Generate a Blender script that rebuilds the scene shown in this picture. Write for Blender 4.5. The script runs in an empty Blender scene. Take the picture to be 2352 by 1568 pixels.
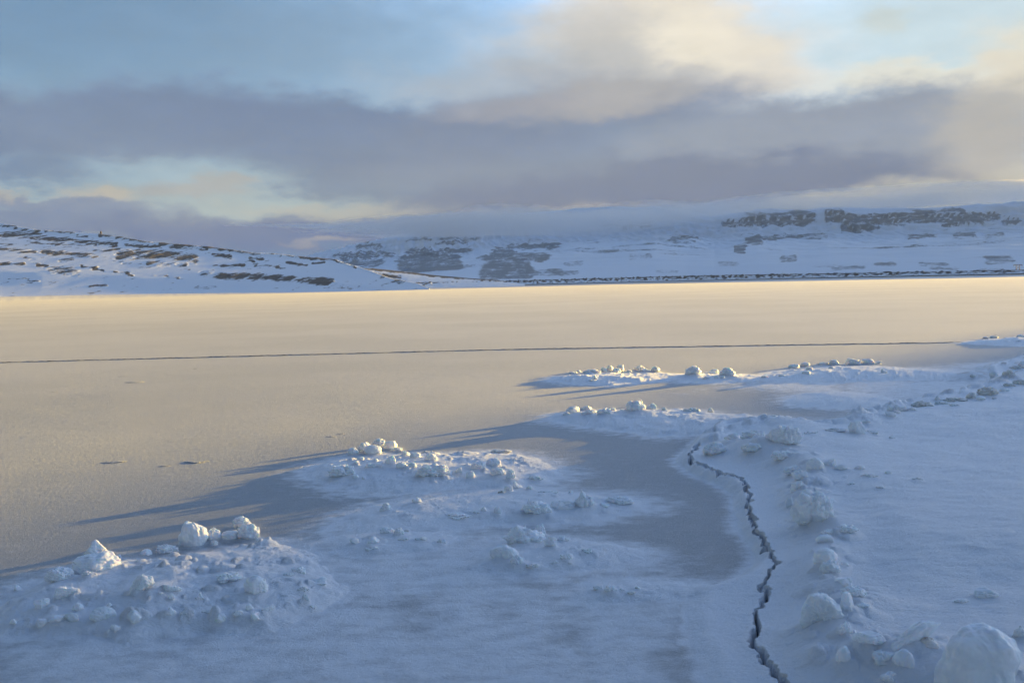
import bpy, math, random
import numpy as np
from mathutils import Matrix, Vector

# ------------------------------------------------------------------ camera
FPX, CX, CY, CAMH = 2287.0, 1176.0, 784.0, 3.0          # photo measured at 2352 x 1568
PITCH, ROLL = math.radians(3.4), math.radians(1.35)
SUN_AZ, SUN_EL = 52.0, 3.3                               # degrees, azimuth clockwise from +Y
EXPOSURE = 3.0
E2 = 2.0 ** EXPOSURE
sc = bpy.context.scene
f_ = np.array([0, math.cos(PITCH), -math.sin(PITCH)])
r0 = np.array([1.0, 0, 0]); u0 = np.array([0, math.sin(PITCH), math.cos(PITCH)])
r_ = math.cos(ROLL) * r0 - math.sin(ROLL) * u0
u_ = math.sin(ROLL) * r0 + math.cos(ROLL) * u0
cam = bpy.data.cameras.new('camera'); camo = bpy.data.objects.new('camera', cam)
sc.collection.objects.link(camo); sc.camera = camo
cam.sensor_width = 36.0; cam.lens = 36.0 * FPX / 2352.0
cam.clip_start = 0.1; cam.clip_end = 60000
M = Matrix(((r_[0], u_[0], -f_[0], 0), (r_[1], u_[1], -f_[1], 0), (r_[2], u_[2], -f_[2], CAMH), (0, 0, 0, 1)))
camo.matrix_world = M

def ray(px, py):
    d = f_ + (px - CX) / FPX * r_ + (CY - py) / FPX * u_
    return d
def azel(px, py):
    d = ray(px, py); d = d / np.linalg.norm(d)
    return math.degrees(math.atan2(d[0], d[1])), math.degrees(math.asin(d[2]))
def at(px, py, z=0.0):
    d = ray(px, py); t = (z - CAMH) / d[2]
    return d[0] * t, d[1] * t
def horizon_y(px):
    lo, hi = 400.0, 900.0
    for _ in range(40):
        m = (lo + hi) / 2
        if ray(px, m)[2] > 0: lo = m
        else: hi = m
    return lo

# ------------------------------------------------------------------ sky
def lin(c):
    return tuple(((v / 255) / 12.92 if v / 255 < 0.04045 else ((v / 255 + 0.055) / 1.055) ** 2.4) for v in c)
def build_world():
    w = bpy.data.worlds.new('World'); sc.world = w; w.use_nodes = True
    nt = w.node_tree; nt.nodes.clear(); N = nt.nodes.new; L = nt.links.new
    def m(op, a, b=None, c=None, clamp=False):
        n = N('ShaderNodeMath'); n.operation = op; n.use_clamp = clamp
        for i, v in enumerate((a, b, c)):
            if v is None: continue
            if isinstance(v, (int, float)): n.inputs[i].default_value = v
            else: L(v, n.inputs[i])
        return n.outputs[0]
    def mixc(fac, a, b, mode='MIX'):
        n = N('ShaderNodeMix'); n.data_type = 'RGBA'; n.blend_type = mode
        if isinstance(fac, (int, float)): n.inputs[0].default_value = fac
        else: L(fac, n.inputs[0])
        for i, v in ((6, a), (7, b)):
            if isinstance(v, tuple): n.inputs[i].default_value = (*v, 1)
            else: L(v, n.inputs[i])
        return n.outputs[2]
    def sm(x, a, b):
        n = N('ShaderNodeMapRange'); n.interpolation_type = 'SMOOTHERSTEP'
        L(x, n.inputs[0]); n.inputs[1].default_value = a; n.inputs[2].default_value = b
        return n.outputs[0]
    tc = N('ShaderNodeTexCoord')
    sep = N('ShaderNodeSeparateXYZ'); L(tc.outputs['Generated'], sep.inputs[0])
    az = m('MULTIPLY', m('ARCTAN2', sep.outputs[0], sep.outputs[1]), 57.29578)
    el = m('MULTIPLY', m('ARCSINE', sep.outputs[2]), 57.29578)
    # domain warp: slow and fast noise on the az/el coordinates (clouds are wider than tall)
    def noise(sx, sy, detail, off, rough=0.55):
        cb = N('ShaderNodeCombineXYZ'); L(m('MULTIPLY', az, sx), cb.inputs[0]); L(m('MULTIPLY', el, sy), cb.inputs[1])
        cb.inputs[2].default_value = off
        n = N('ShaderNodeTexNoise'); L(cb.outputs[0], n.inputs['Vector']); n.inputs['Scale'].default_value = 1
        n.inputs['Detail'].default_value = detail; n.inputs['Roughness'].default_value = rough
        return n
    n1 = noise(0.13, 0.34, 4, 3.1); n2 = noise(0.55, 1.15, 8, 9.7, 0.66)
    s1 = N('ShaderNodeSeparateColor'); L(n1.outputs['Color'], s1.inputs[0])
    s2 = N('ShaderNodeSeparateColor'); L(n2.outputs['Color'], s2.inputs[0])
    wa = m('ADD', az, m('ADD', m('MULTIPLY', m('SUBTRACT', s1.outputs[0], 0.5), 9.0), m('MULTIPLY', m('SUBTRACT', s2.outputs[0], 0.5), 4.2)))
    we = m('ADD', el, m('ADD', m('MULTIPLY', m('SUBTRACT', s1.outputs[1], 0.5), 3.0), m('MULTIPLY', m('SUBTRACT', s2.outputs[1], 0.5), 2.1)))
    sky = N('ShaderNodeTexSky'); sky.sky_type = 'NISHITA'; sky.sun_disc = False
    sky.sun_elevation = math.radians(SUN_EL); sky.sun_rotation = math.radians(SUN_AZ)
    sky.altitude = 100; sky.air_density = 1.0; sky.dust_density = 0.3; sky.ozone_density = 1.6
    skc = mixc(1.0, sky.outputs[0], (SKY_GAIN[0], SKY_GAIN[1], SKY_GAIN[2]), 'MULTIPLY')
    # sky dimmed behind the camera and boosted sunward, added to shape the ambient light
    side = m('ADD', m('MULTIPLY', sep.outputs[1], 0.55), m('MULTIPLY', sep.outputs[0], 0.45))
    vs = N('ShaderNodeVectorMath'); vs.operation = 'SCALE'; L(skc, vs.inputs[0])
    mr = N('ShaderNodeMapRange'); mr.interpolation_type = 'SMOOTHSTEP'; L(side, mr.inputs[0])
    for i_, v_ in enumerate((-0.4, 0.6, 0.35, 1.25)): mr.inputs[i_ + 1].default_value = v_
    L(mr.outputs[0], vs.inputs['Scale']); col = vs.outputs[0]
    STR = 0.1
    def disp(c, e=8.0):   # the haze in front adds the rest, more of it the lower one looks
        k = min(1.0, 0.0853 / max(math.tan(math.radians(e)), 0.01))
        return tuple(max(v - h * k, 0.35 * v) / E2 / STR for v, h in zip(lin(c), (0.195, 0.166, 0.090)))
    # clear-air veil: paler towards the right where the sun is
    def blob(px, py, rx, ry, rot, c, op, soft=0.75, warp=1.0):
        nonlocal col
        a, e = azel(px, py); rxd = math.degrees(rx / FPX); ryd = math.degrees(ry / FPX)
        x_ = m('SUBTRACT', wa if warp else az, a); y_ = m('SUBTRACT', we if warp else el, e)
        cr, sr = math.cos(math.radians(rot)), math.sin(math.radians(rot))
        u = m('MULTIPLY', m('ADD', m('MULTIPLY', x_, cr), m('MULTIPLY', y_, sr)), 1 / rxd)
        v = m('MULTIPLY', m('SUBTRACT', m('MULTIPLY', y_, cr), m('MULTIPLY', x_, sr)), 1 / ryd)
        d = m('SQRT', m('ADD', m('MULTIPLY', u, u), m('MULTIPLY', v, v)))
        f = m('MULTIPLY', m('SUBTRACT', 1.0, sm(d, 1 - soft, 1 + soft * 0.35)), op)
        col = mixc(f, col, disp(c, e))
    for b in BLOBS: blob(*b)
    # fine tonal variation inside the clouds
    n3 = noise(0.30, 0.85, 9, 21.0, 0.62)
    var = m('ADD', 0.86, m('MULTIPLY', n3.outputs[0], 0.28))
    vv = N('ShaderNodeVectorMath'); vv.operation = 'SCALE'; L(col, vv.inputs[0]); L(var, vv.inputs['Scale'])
    # the rest of the dome, never seen from here: clear dusk sky under the added rear dimming
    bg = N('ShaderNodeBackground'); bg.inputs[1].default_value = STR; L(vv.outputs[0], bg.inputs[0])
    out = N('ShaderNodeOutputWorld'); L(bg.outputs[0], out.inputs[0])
SKY_GAIN = (0.60, 0.64, 0.84)
BLOBS = [
 # px, py, rx, ry, rot, colour as it shows, opacity, softness
 (300, 60, 1100, 330, 0, (103, 134, 166), 0.85, 0.9),
 (2250, 60, 800, 330, 0, (196, 214, 222), 0.95, 0.9),
 (900, 130, 700, 170, 0, (143, 168, 193), 0.6, 0.9),
 (900, 620, 3000, 110, 0, (150, 163, 184), 1.0, 0.6),
 # band of clear turquoise low on the left
 (250, 400, 700, 120, 0, (160, 180, 197), 0.9, 0.8),
 (650, 480, 800, 70, 0, (176, 186, 190), 0.8, 0.8),
 # cumulus top
 (1560, 105, 360, 190, -12, (228, 222, 214), 1.0, 0.62),
 (1420, 150, 360, 150, 0, (196, 196, 196), 0.9, 0.9),
 (1640, 70, 190, 90, -20, (242, 234, 218), 0.9, 0.9),
 (1180, 190, 400, 70, 0, (178, 182, 190), 0.7, 0.9),
 (2010, 60, 60, 35, 0, (205, 212, 208), 0.6, 0.9),
 # bright rims upper right
 (2080, 180, 260, 40, -4, (236, 233, 220), 0.9, 0.7),
 (2330, 180, 140, 110, 20, (240, 232, 214), 0.95, 0.8),
 # main deck
 (300, 290, 700, 95, 2, (131, 146, 173), 0.97, 0.55),
 (850, 320, 560, 100, -3, (133, 147, 173), 0.97, 0.55),
 (900, 420, 400, 60, -6, (132, 147, 170), 0.9, 0.6),
 (60, 400, 160, 45, 0, (140, 153, 175), 0.85, 0.8),
 (1350, 350, 620, 170, 0, (143, 153, 174), 0.97, 0.5),
 (1300, 500, 700, 80, 0, (146, 154, 172), 0.97, 0.5),
 (1980, 340, 560, 150, 0, (166, 172, 184), 1.0, 0.45),
 (1700, 440, 700, 90, 0, (146, 153, 170), 0.95, 0.5),
 (1360, 230, 240, 60, 5, (186, 182, 180), 0.8, 0.9),
 (1180, 250, 180, 40, 0, (168, 168, 177), 0.6, 0.9),
 (2330, 330, 190, 200, 0, (202, 196, 186), 0.85, 0.95),
 (2200, 440, 380, 50, 3, (214, 209, 193), 0.9, 0.9),
 (1900, 470, 260, 26, 3, (208, 202, 188), 0.8, 0.9),
 (2360, 420, 160, 60, 3, (222, 215, 196), 0.7, 0.9),
 # low left clouds
 (290, 452, 110, 26, 0, (206, 198, 184), 0.9, 0.8),
 (30, 462, 90, 16, 0, (198, 193, 184), 0.85, 0.8),
 (480, 432, 130, 26, 0, (184, 183, 182), 0.8, 0.8),
 (800, 485, 270, 24, -4, (196, 194, 186), 0.8, 0.8),
 (300, 520, 480, 44, 0, (155, 162, 180), 0.95, 0.6),
 (620, 540, 480, 50, 0, (140, 153, 176), 0.95, 0.6),
 (180, 478, 260, 18, 0, (160, 166, 182), 0.8, 0.7),
 (760, 562, 120, 12, 3, (190, 184, 180), 0.7, 0.9),
 (1350, 492, 170, 22, 0, (190, 186, 184), 0.5, 0.9),
]
build_world()
sun = bpy.data.lights.new('sun', 'SUN'); sun.energy = 4.4; sun.angle = math.radians(0.7); sun.color = (1.0, 0.655, 0.14)
suno = bpy.data.objects.new('sun', sun); sc.collection.objects.link(suno)
sd = Vector((math.sin(math.radians(SUN_AZ)) * math.cos(math.radians(SUN_EL)), math.cos(math.radians(SUN_AZ)) * math.cos(math.radians(SUN_EL)), math.sin(math.radians(SUN_EL))))
suno.rotation_euler = sd.to_track_quat('Z', 'Y').to_euler(); suno.location = sd * 50
sc.view_settings.view_transform = 'Standard'; sc.view_settings.look = 'None'
sc.view_settings.exposure = EXPOSURE; sc.view_settings.gamma = 1
sc.cycles.volume_bounces = 2; sc.cycles.max_bounces = 8; sc.cycles.diffuse_bounces = 3
sc.cycles.sample_clamp_indirect = 4.0; sc.cycles.volume_step_rate = 1.0; sc.cycles.volume_max_steps = 256

# ------------------------------------------------------------------ numpy noise
def _hash(ix, iy, seed):
    h = (ix.astype(np.int64) * 374761393 + iy.astype(np.int64) * 668265263 + seed * 1442695041) & 0xFFFFFFFF
    h = ((h ^ (h >> 13)) * 1274126177) & 0xFFFFFFFF
    return ((h ^ (h >> 16)) & 0xFFFFFF).astype(np.float64) / 16777216.0
def perlin(x, y, seed=0):
    ix = np.floor(x); iy = np.floor(y); fx = x - ix; fy = y - iy
    u = fx * fx * fx * (fx * (fx * 6 - 15) + 10); v = fy * fy * fy * (fy * (fy * 6 - 15) + 10)
    def g(dx, dy):
        a = _hash(ix + dx, iy + dy, seed) * 6.2831853
        return np.cos(a) * (fx - dx) + np.sin(a) * (fy - dy)
    a = g(0, 0); b = g(1, 0); c = g(0, 1); d = g(1, 1)
    return ((a + (b - a) * u) * (1 - v) + (c + (d - c) * u) * v) * 1.5
def fbm(x, y, oct=5, seed=0, gain=0.5):
    s = 0; a = 1.0; t = 0
    for o in range(oct):
        s = s + a * perlin(x, y, seed + o * 17); t += a; a *= gain
        x = x * 2.03 + 5.3; y = y * 2.03 + 1.7
    return s / t
def sstep(a, b, x):
    t = np.clip((x - a) / (b - a), 0, 1); return t * t * (3 - 2 * t)
def domes(X, Y, cell, prob, rmin, rmax, seed, aspect=0.8):
    """Small rounded lumps scattered on a jittered grid; returns the height of the tallest at each point."""
    ix = np.floor(X / cell); iy = np.floor(Y / cell); out = np.zeros_like(X)
    for dx in (-1, 0, 1):
        for dy in (-1, 0, 1):
            jx = ix + dx; jy = iy + dy
            px = (jx + _hash(jx, jy, seed)) * cell; py = (jy + _hash(jx, jy, seed + 5)) * cell
            r = rmin + (rmax - rmin) * _hash(jx, jy, seed + 9) ** 2
            on = _hash(jx, jy, seed + 13) < prob
            q = 0.6 + 0.8 * _hash(jx, jy, seed + 21)
            d2 = (((X - px) * q) ** 2 + ((Y - py) / q) ** 2) / (r * r)
            out = np.maximum(out, np.where(on, r * aspect * np.sqrt(np.maximum(0, 1 - d2)), 0))
    return out
def signed_dist(X, Y, poly):
    """Positive inside the polygon, metres."""
    d = np.full(X.shape, 1e9); inside = np.zeros(X.shape, bool); n = len(poly)
    for i in range(n):
        ax, ay = poly[i]; bx, by = poly[(i + 1) % n]
        ex, ey = bx - ax, by - ay; L2 = ex * ex + ey * ey + 1e-12
        t = np.clip(((X - ax) * ex + (Y - ay) * ey) / L2, 0, 1)
        d = np.minimum(d, np.hypot(X - ax - t * ex, Y - ay - t * ey))
        if ay != by:
            c = (ay > Y) != (by > Y)
            inside ^= c & (X < ex * (Y - ay) / (ey) + ax)
    return np.where(inside, d, -d)
def line_dist(X, Y, pts):
    d = np.full(X.shape, 1e9); par = np.zeros(X.shape); acc = 0.0
    for i in range(len(pts) - 1):
        ax, ay = pts[i]; bx, by = pts[i + 1]; ex, ey = bx - ax, by - ay; L2 = ex * ex + ey * ey + 1e-12
        t = np.clip(((X - ax) * ex + (Y - ay) * ey) / L2, 0, 1)
        dd = np.hypot(X - ax - t * ex, Y - ay - t * ey); w = dd < d
        d = np.where(w, dd, d); par = np.where(w, acc + t * math.sqrt(L2), par); acc += math.sqrt(L2)
    return d, par

# ------------------------------------------------------------------ the near ground: ice, drifts, mounds, shore shelf
# outlines in photo pixels (2352 wide) unprojected onto the ice
def P(pts, z=0.0): return [at(x, y, z) for x, y in pts]
SHELF = P([(1640, 1640), (1610, 1568), (1590, 1480), (1575, 1420), (1600, 1372), (1690, 1345), (1736, 1305), (1728, 1280), (1700, 1225), (1690, 1180),
           (1680, 1142), (1635, 1112), (1575, 1088), (1552, 1068), (1572, 1040), (1605, 1015), (1645, 992), (1700, 985),
           (1850, 990), (1950, 972), (2030, 944), (2150, 915), (2250, 893), (2280, 872), (2235, 858), (2352, 822), (2450, 790), (2560, 745)])
SHELF = SHELF + [(60, 80), (90, 60), (90, -60), (3, -60), (1.0, 0), (1.7, 5.5)]
RIDGE1 = P([(1640, 1000), (1750, 1040), (1840, 1065), (1870, 1095), (1850, 1130), (1880, 1190), (1925, 1215), (1880, 1275), (1900, 1320), (1960, 1370), (1905, 1420), (1930, 1480), (2060, 1490), (2180, 1480), (2300, 1530)], 0.28)
RIDGE2 = P([(1640, 1005), (1740, 985), (1830, 995), (1900, 985), (1960, 990), (2010, 962), (2100, 935), (2200, 912), (2280, 895), (2352, 868), (2430, 850)], 0.15)
RIDGE3 = P([(2230, 860), (2300, 850), (2352, 835), (2420, 822)], 0.15)
CRACK = P([(1800, 1575), (1772, 1548), (1750, 1515), (1737, 1475), (1734, 1430), (1748, 1385), (1762, 1365)], 0.09)
CRACK2 = P([(1761, 1364), (1752, 1354), (1757, 1340), (1773, 1322)], 0.09)
CRACK3 = P([(1778, 1318), (1781, 1298), (1772, 1282), (1757, 1265), (1748, 1240), (1733, 1218), (1724, 1195), (1716, 1170), (1726, 1148), (1716, 1125), (1700, 1108), (1680, 1100), (1650, 1092), (1618, 1080), (1600, 1072), (1582, 1062), (1590, 1048), (1606, 1032)], 0.09)
BAY = P([(1400, 1345), (1390, 1280), (1290, 1200), (1080, 1225), (1180, 1195), (1400, 1190), (1480, 1150), (1300, 1100), (1240, 1050), (1500, 1030), (1560, 1070), (1700, 1150), (1735, 1300), (1680, 1345), (1560, 1335)])
THIN = P([(0, 1700), (-200, 1500), (100, 1480), (330, 1460), (700, 1300), (720, 1250), (800, 1240), (900, 1160), (960, 1120), (1200, 1110), (1340, 1180), (1090, 1225), (1300, 1300), (1350, 1345),
          (1560, 1330), (1700, 1350), (1640, 1420), (1640, 1700)])
THIN2 = P([(1560, 905), (1720, 872), (2352, 822), (2352, 900), (2030, 950), (1850, 1000), (1650, 1000), (1400, 970), (1330, 960), (1640, 950), (1880, 960), (2020, 940), (1800, 930), (1780, 905), (1640, 893)])

MOUNDS = {  # name: outline, height, rise width, rubble amount, label
 'lower_left': ([(20, 1455), (5, 1425), (30, 1385), (130, 1325), (240, 1300), (420, 1285), (500, 1275), (570, 1262), (640, 1258), (695, 1282), (740, 1335), (760, 1375), (700, 1410), (620, 1440), (450, 1450), (300, 1470), (130, 1470)], 0.20, 0.75, 1.0,
   'broad snow mound strewn with lumpy ice in the lower left corner of the ice field'),
 'second': ([(728, 1090), (740, 1070), (790, 1055), (860, 1050), (1000, 1045), (1150, 1040), (1230, 1055), (1275, 1085), (1240, 1105), (1190, 1118), (1080, 1118), (960, 1128), (850, 1122), (765, 1108)], 0.13, 0.9, 0.8,
   'oval snow mound crowned by sunlit rounded ice knobs, long shadow reaching left'),
 'spit': ([(800, 1205), (815, 1185), (870, 1165), (960, 1148), (1080, 1140), (1200, 1125), (1300, 1130), (1400, 1140), (1465, 1155), (1460, 1165), (1380, 1180), (1200, 1195), (1060, 1212), (950, 1222), (850, 1220)], 0.10, 0.9, 0.3,
   'flat snow spit carrying a thin ice crust ridge behind the jagged ice heap'),
 'heap': ([(1095, 1300), (1120, 1275), (1180, 1250), (1300, 1245), (1400, 1255), (1450, 1270), (1440, 1290), (1340, 1305), (1240, 1318), (1150, 1315)], 0.12, 0.7, 0.6,
   'small snow mound carrying the crumbly jagged ice heap in the middle of the picture'),
 'patch': ([(795, 1262), (810, 1240), (900, 1232), (1010, 1235), (1045, 1248), (1000, 1262), (880, 1272), (820, 1275)], 0.07, 0.6, 0.5,
   'very low snow patch dotted with small ice crumbs left of the jagged heap'),
 'tongue': ([(1350, 1362), (1380, 1345), (1460, 1338), (1560, 1345), (1620, 1360), (1600, 1378), (1480, 1380), (1390, 1375)], 0.06, 0.5, 0.3,
   'flat snow tongue with a few frozen crumbs just left of the dark crack'),
 'third': ([(1275, 962), (1290, 950), (1400, 944), (1560, 942), (1680, 955), (1790, 965), (1880, 975), (1900, 988), (1800, 1000), (1650, 1003), (1520, 998), (1440, 985), (1350, 976)], 0.14, 1.2, 0.5,
   'drawn out snow mound topped by a horned ice lump, shadow streaking left over the ice'),
 'fourth': ([(1262, 872), (1290, 864), (1400, 858), (1500, 858), (1560, 860), (1565, 866), (1500, 876), (1400, 882), (1330, 880)], 0.14, 1.6, 0.7,
   'distant low snow mound with a crest of sunlit crumbly ice, leftmost of the far row'),
 'fifth': ([(1560, 866), (1600, 860), (1700, 860), (1740, 866), (1720, 874), (1640, 878), (1580, 876)], 0.12, 1.5, 0.6,
   'small distant snow mound with two white knobs, middle of the far row'),
 'sixth': ([(1735, 868), (1800, 852), (1900, 843), (2020, 842), (2080, 848), (2200, 858), (2215, 868), (2050, 876), (1900, 878), (1780, 876)], 0.20, 2.5, 0.5,
   'long distant snow mound with a row of round knobs, rightmost of the far row'),
 'swell': ([(1815, 918), (1850, 905), (1930, 902), (2010, 908), (2060, 925), (2030, 938), (1930, 936), (1850, 930)], 0.10, 1.5, 0.1,
   'smooth bare snow swell in the blue shade behind the dirty shore ice'),
 'distant': ([(2215, 786), (2260, 781), (2352, 779), (2480, 780), (2480, 790), (2352, 793), (2260, 790)], 0.28, 2.5, 0.4,
   'farthest snow mound at the end of the long straight ice crack'),
}
MP = {k: P(v[0], 0.03) for k, v in MOUNDS.items()}
MKEYS = list(MOUNDS)

BANKS = []
def ground(X, Y):
    """Height, snow cover 0..1, dirt, region id (0 ice, 1 shelf, 2 crack, 10+i mound i)."""
    X = np.asarray(X, float); Y = np.asarray(Y, float)
    shp = X.shape; X = X.ravel(); Y = Y.ravel()
    R = np.hypot(X, Y)
    Z = np.zeros_like(X); snow = np.zeros_like(X); lab = np.zeros(X.shape, int); dirt = np.zeros_like(X)
    near = R < 75
    x = X[near]; y = Y[near]
    n1 = fbm(x * 0.9, y * 0.9, 4, 3); n2 = fbm(x * 0.9 + 40, y * 0.9, 4, 11)
    n3 = fbm(x * 5, y * 5, 4, 23)
    sx = x + 0.30 * n1 + 0.05 * n3; sy = y + 0.45 * n2 + 0.06 * n3
    z = np.zeros_like(x); sn = np.zeros_like(x); lb = np.zeros(x.shape, int); dt = np.zeros_like(x)
    # broad, centimetre-high drifts over the thin snow area
    th = sstep(-0.7, 0.9, signed_dist(sx + 0.4 * n1, sy + 0.5 * n2, THIN))
    th2 = sstep(-1.0, 1.5, signed_dist(sx, sy, THIN2))
    bay = sstep(-1.0, 0.9, signed_dist(sx, sy, BAY))
    patch = fbm(x * 0.75, y * 0.5 + 4, 5, 41)
    bare = sstep(0.10, 0.45, patch)
    tt = np.maximum(th, th2)
    sn = np.maximum(sn, tt * (0.78 - 0.28 * bare) * (1 - 0.8 * bay))
    z += tt * (1 - bay) * (0.030 + 0.02 * np.maximum(0, -patch + 0.25))
    z += 0.012 * fbm(x * 0.25, y * 0.25, 3, 77) * np.clip(45 / np.maximum(R[near], 1) - 0.6, 0, 1)
    # fine sastrugi, longer across the view
    sas = fbm(x * 2.6, y * 6.0, 4, 91, 0.6)
    gr = fbm(x * 16, y * 22, 3, 93, 0.6)
    # mounds
    for i, k in enumerate(MKEYS):
        poly = MP[k]; h, w, rub = MOUNDS[k][1], MOUNDS[k][2], MOUNDS[k][3]
        bx = [p[0] for p in poly]; by = [p[1] for p in poly]
        pad = 3.0 + w
        mk = (x > min(bx) - pad) & (x < max(bx) + pad) & (y > min(by) - pad) & (y < max(by) + pad)
        if not mk.any(): continue
        xx, yy = x[mk], y[mk]
        s = signed_dist(xx + 0.25 * n1[mk] + 0.07 * n3[mk], yy + 0.35 * n2[mk] + 0.08 * n3[mk], poly)
        prof = 1 - np.exp(-np.maximum(s + 0.12, 0) / (w * 0.62))
        und = 1 + 0.45 * fbm(xx * 1.6 + i * 9, yy * 1.3, 4, 51 + i)
        skirt = 0.02 * sstep(-1.1, 0.1, s)                      # drifted snow at the foot
        zz = skirt + h * prof * und
        rm = rub * sstep(0.0, 0.18, s + 0.1 * n3[mk]) * sstep(-0.25, 0.25, fbm(xx * 1.3, yy * 1.3, 3, 61 + i) + 0.12)
        cr = domes(xx + 0.02 * n3[mk], yy, 0.20, 0.55, 0.02, 0.085, 200 + i, 0.75)
        cr2 = domes(xx, yy, 0.09, 0.5, 0.01, 0.04, 300 + i, 0.8)
        cb = domes(xx + 0.08 * n3[mk], yy + 0.08 * n1[mk], 0.42, 0.5, 0.05, 0.20, 250 + i, 0.55)
        zz = zz + rm * (0.95 * cr * (1 + 0.8 * n3[mk]) + 0.7 * cr2 + 0.55 * cb * (1 + 0.6 * n3[mk]))
        z[mk] += zz
        sn[mk] = np.maximum(sn[mk], np.clip(0.05 + 0.95 * sstep(-0.95, 0.15, s + 0.2 * n3[mk]), 0, 1))
        lb[mk] = np.where(s > -0.02, 10 + i, lb[mk])
        dt[mk] = np.maximum(dt[mk], 0.35 * rm * (cr > 0.012) * sstep(0.05, 0.3, fbm(xx * 4, yy * 4, 2, 71 + i)))
    # shore shelf
    s = signed_dist(x + 0.10 * n1 + 0.03 * n3, y + 0.14 * n2 + 0.03 * n3, SHELF)
    mk = s > -1.2
    xx, yy, ss = x[mk], y[mk], s[mk]
    # the shelf meets the thin snow with no step in the foreground, where it is drifted over
    fade = sstep(8.6, 9.6, yy)
    ed = 0.125 * sstep(-0.03, 0.20, ss) * (0.35 + 0.65 * fade) + 0.03 * sstep(-0.9, 0.1, ss)
    body = 0.17 * sstep(0.25, 1.7, ss) + 0.012 * np.clip(ss - 1, 0, 12)
    d1, p1 = line_dist(xx, yy, RIDGE1); d2, p2 = line_dist(xx, yy, RIDGE2); d3, p3 = line_dist(xx, yy, RIDGE3)
    rj = 1 + 0.9 * perlin(p1 * 1.1, p1 * 0, 5)
    rd = 0.10 * rj * np.exp(-(d1 / 0.30) ** 2) + 0.11 * (1 + 0.8 * perlin(p2 * 0.6, p2 * 0, 6)) * np.exp(-(d2 / 0.42) ** 2) + 0.16 * np.exp(-(d3 / 0.5) ** 2)
    lump = domes(xx + 0.03 * n3[mk], yy, 0.22, 0.7, 0.03, 0.11, 400, 0.7) + 0.6 * domes(xx, yy, 0.09, 0.5, 0.012, 0.04, 410, 0.8) + 0.75 * domes(xx + 0.10 * n3[mk], yy + 0.08 * n1[mk], 0.45, 0.6, 0.07, 0.24, 430, 0.6) * (1 + 0.6 * n3[mk])
    lm = np.maximum(0.75 * np.exp(-(d1 / 0.30) ** 2) * sstep(-0.3, 0.2, perlin(p1 * 1.7, p1 * 0 + 3, 8) + 0.12), np.exp(-(d2 / 0.36) ** 2))
    lm = np.maximum(lm, np.exp(-(d3 / 0.4) ** 2)) * sstep(0, 0.1, ss)
    und = 0.09 * fbm(xx * 0.50, yy * 0.55, 4, 81) + 0.14 * fbm(xx * 0.16, yy * 0.16, 2, 82)
    bank = 1.2 * (1 - sstep(1.5, 6.2, np.hypot(xx, yy) + 0 * xx)) * sstep(-1, 3, ss)
    zz = ed + body + rd + lump * lm + und * sstep(0.2, 1.5, ss) + bank
    zz += 0.010 * sas[mk] * sstep(0.8, 2.0, ss)
    z[mk] = np.where(ss > -0.03, np.maximum(z[mk] * (1 - sstep(0, 0.4, ss)) + zz, 0), z[mk] + zz)
    sn[mk] = np.maximum(sn[mk], sstep(-0.28, 0.08, ss + 0.05 * n3[mk]))
    lb[mk] = np.where(ss > -0.01, 1, lb[mk])
    dd = np.maximum(0.9 * np.exp(-(d2 / 0.33) ** 2) * sstep(21, 27, yy + 6 * n1[mk]), 0.9 * np.exp(-(d3 / 0.4) ** 2))
    dt[mk] = np.maximum(dt[mk], dd * sstep(0.02, 0.05, lump) * sstep(-0.2, 0.25, fbm(xx * 2, yy * 2, 3, 83) + 0.1))
    # hinge crack
    for cl, w0 in ((CRACK, 0.015), (CRACK2, 0.007), (CRACK3, 0.009)):
        bx = [p[0] for p in cl]; by = [p[1] for p in cl]
        mk = (x > min(bx) - .6) & (x < max(bx) + .6) & (y > min(by) - .6) & (y < max(by) + .6)
        if not mk.any(): continue
        xx, yy = x[mk], y[mk]
        jx = xx + 0.10 * fbm(xx * 4, yy * 4, 3, 95) + 0.02 * perlin(xx * 16, yy * 16, 96)
        jy = yy + 0.10 * fbm(xx * 4 + 9, yy * 4, 3, 97)
        d, p = line_dist(jx, jy, cl)
        wid = w0 * (0.45 + 1.5 * np.clip(0.45 + perlin(p * 1.6, p * 0, 98) + 0.5 * perlin(p * 5, p * 0 + 2, 99), 0, 1.2))
        wid = wid * (1 + 0.035 * np.maximum(yy - 12, 0))
        c = 1 - sstep(wid * 0.75, wid * 1.3 + 0.010, d)
        lipn = 0.010 * np.exp(-((d - wid * 2) / 0.05) ** 2) * (0.5 + domes(xx, yy, 0.08, 0.6, 0.01, 0.04, 420) * 30)
        z[mk] = z[mk] * 1.0 + lipn * (1 - c) - 0.15 * c
        lb[mk] = np.where((c > 0.85), 2, lb[mk])
    # snow banked up round the feet of the larger pieces of ice
    for bx, by, bw, bh in BANKS:
        mk = (np.abs(x - bx) < bw * 3) & (np.abs(y - by) < bw * 3)
        if not mk.any(): continue
        d2 = ((x[mk] - bx) ** 2 + (y[mk] - by) ** 2) / (bw * bw)
        z[mk] += bh * np.exp(-d2 * 1.1) * (1 + 0.7 * n3[mk]) * (lb[mk] != 2)
        sn[mk] = np.maximum(sn[mk], 0.8 * np.exp(-d2 * 0.9))
    # surface relief everywhere
    z += 0.0035 * gr * (0.6 + sn) + 0.006 * sas * sn
    edge = 1 - sstep(60, 75, R[near])
    Z[near] = z * edge; snow[near] = sn * edge; lab[near] = lb; dirt[near] = dt
    return Z.reshape(shp), snow.reshape(shp), dirt.reshape(shp), lab.reshape(shp)
def gz(x, y):
    return float(ground(np.array([x]), np.array([y]))[0][0])
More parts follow.
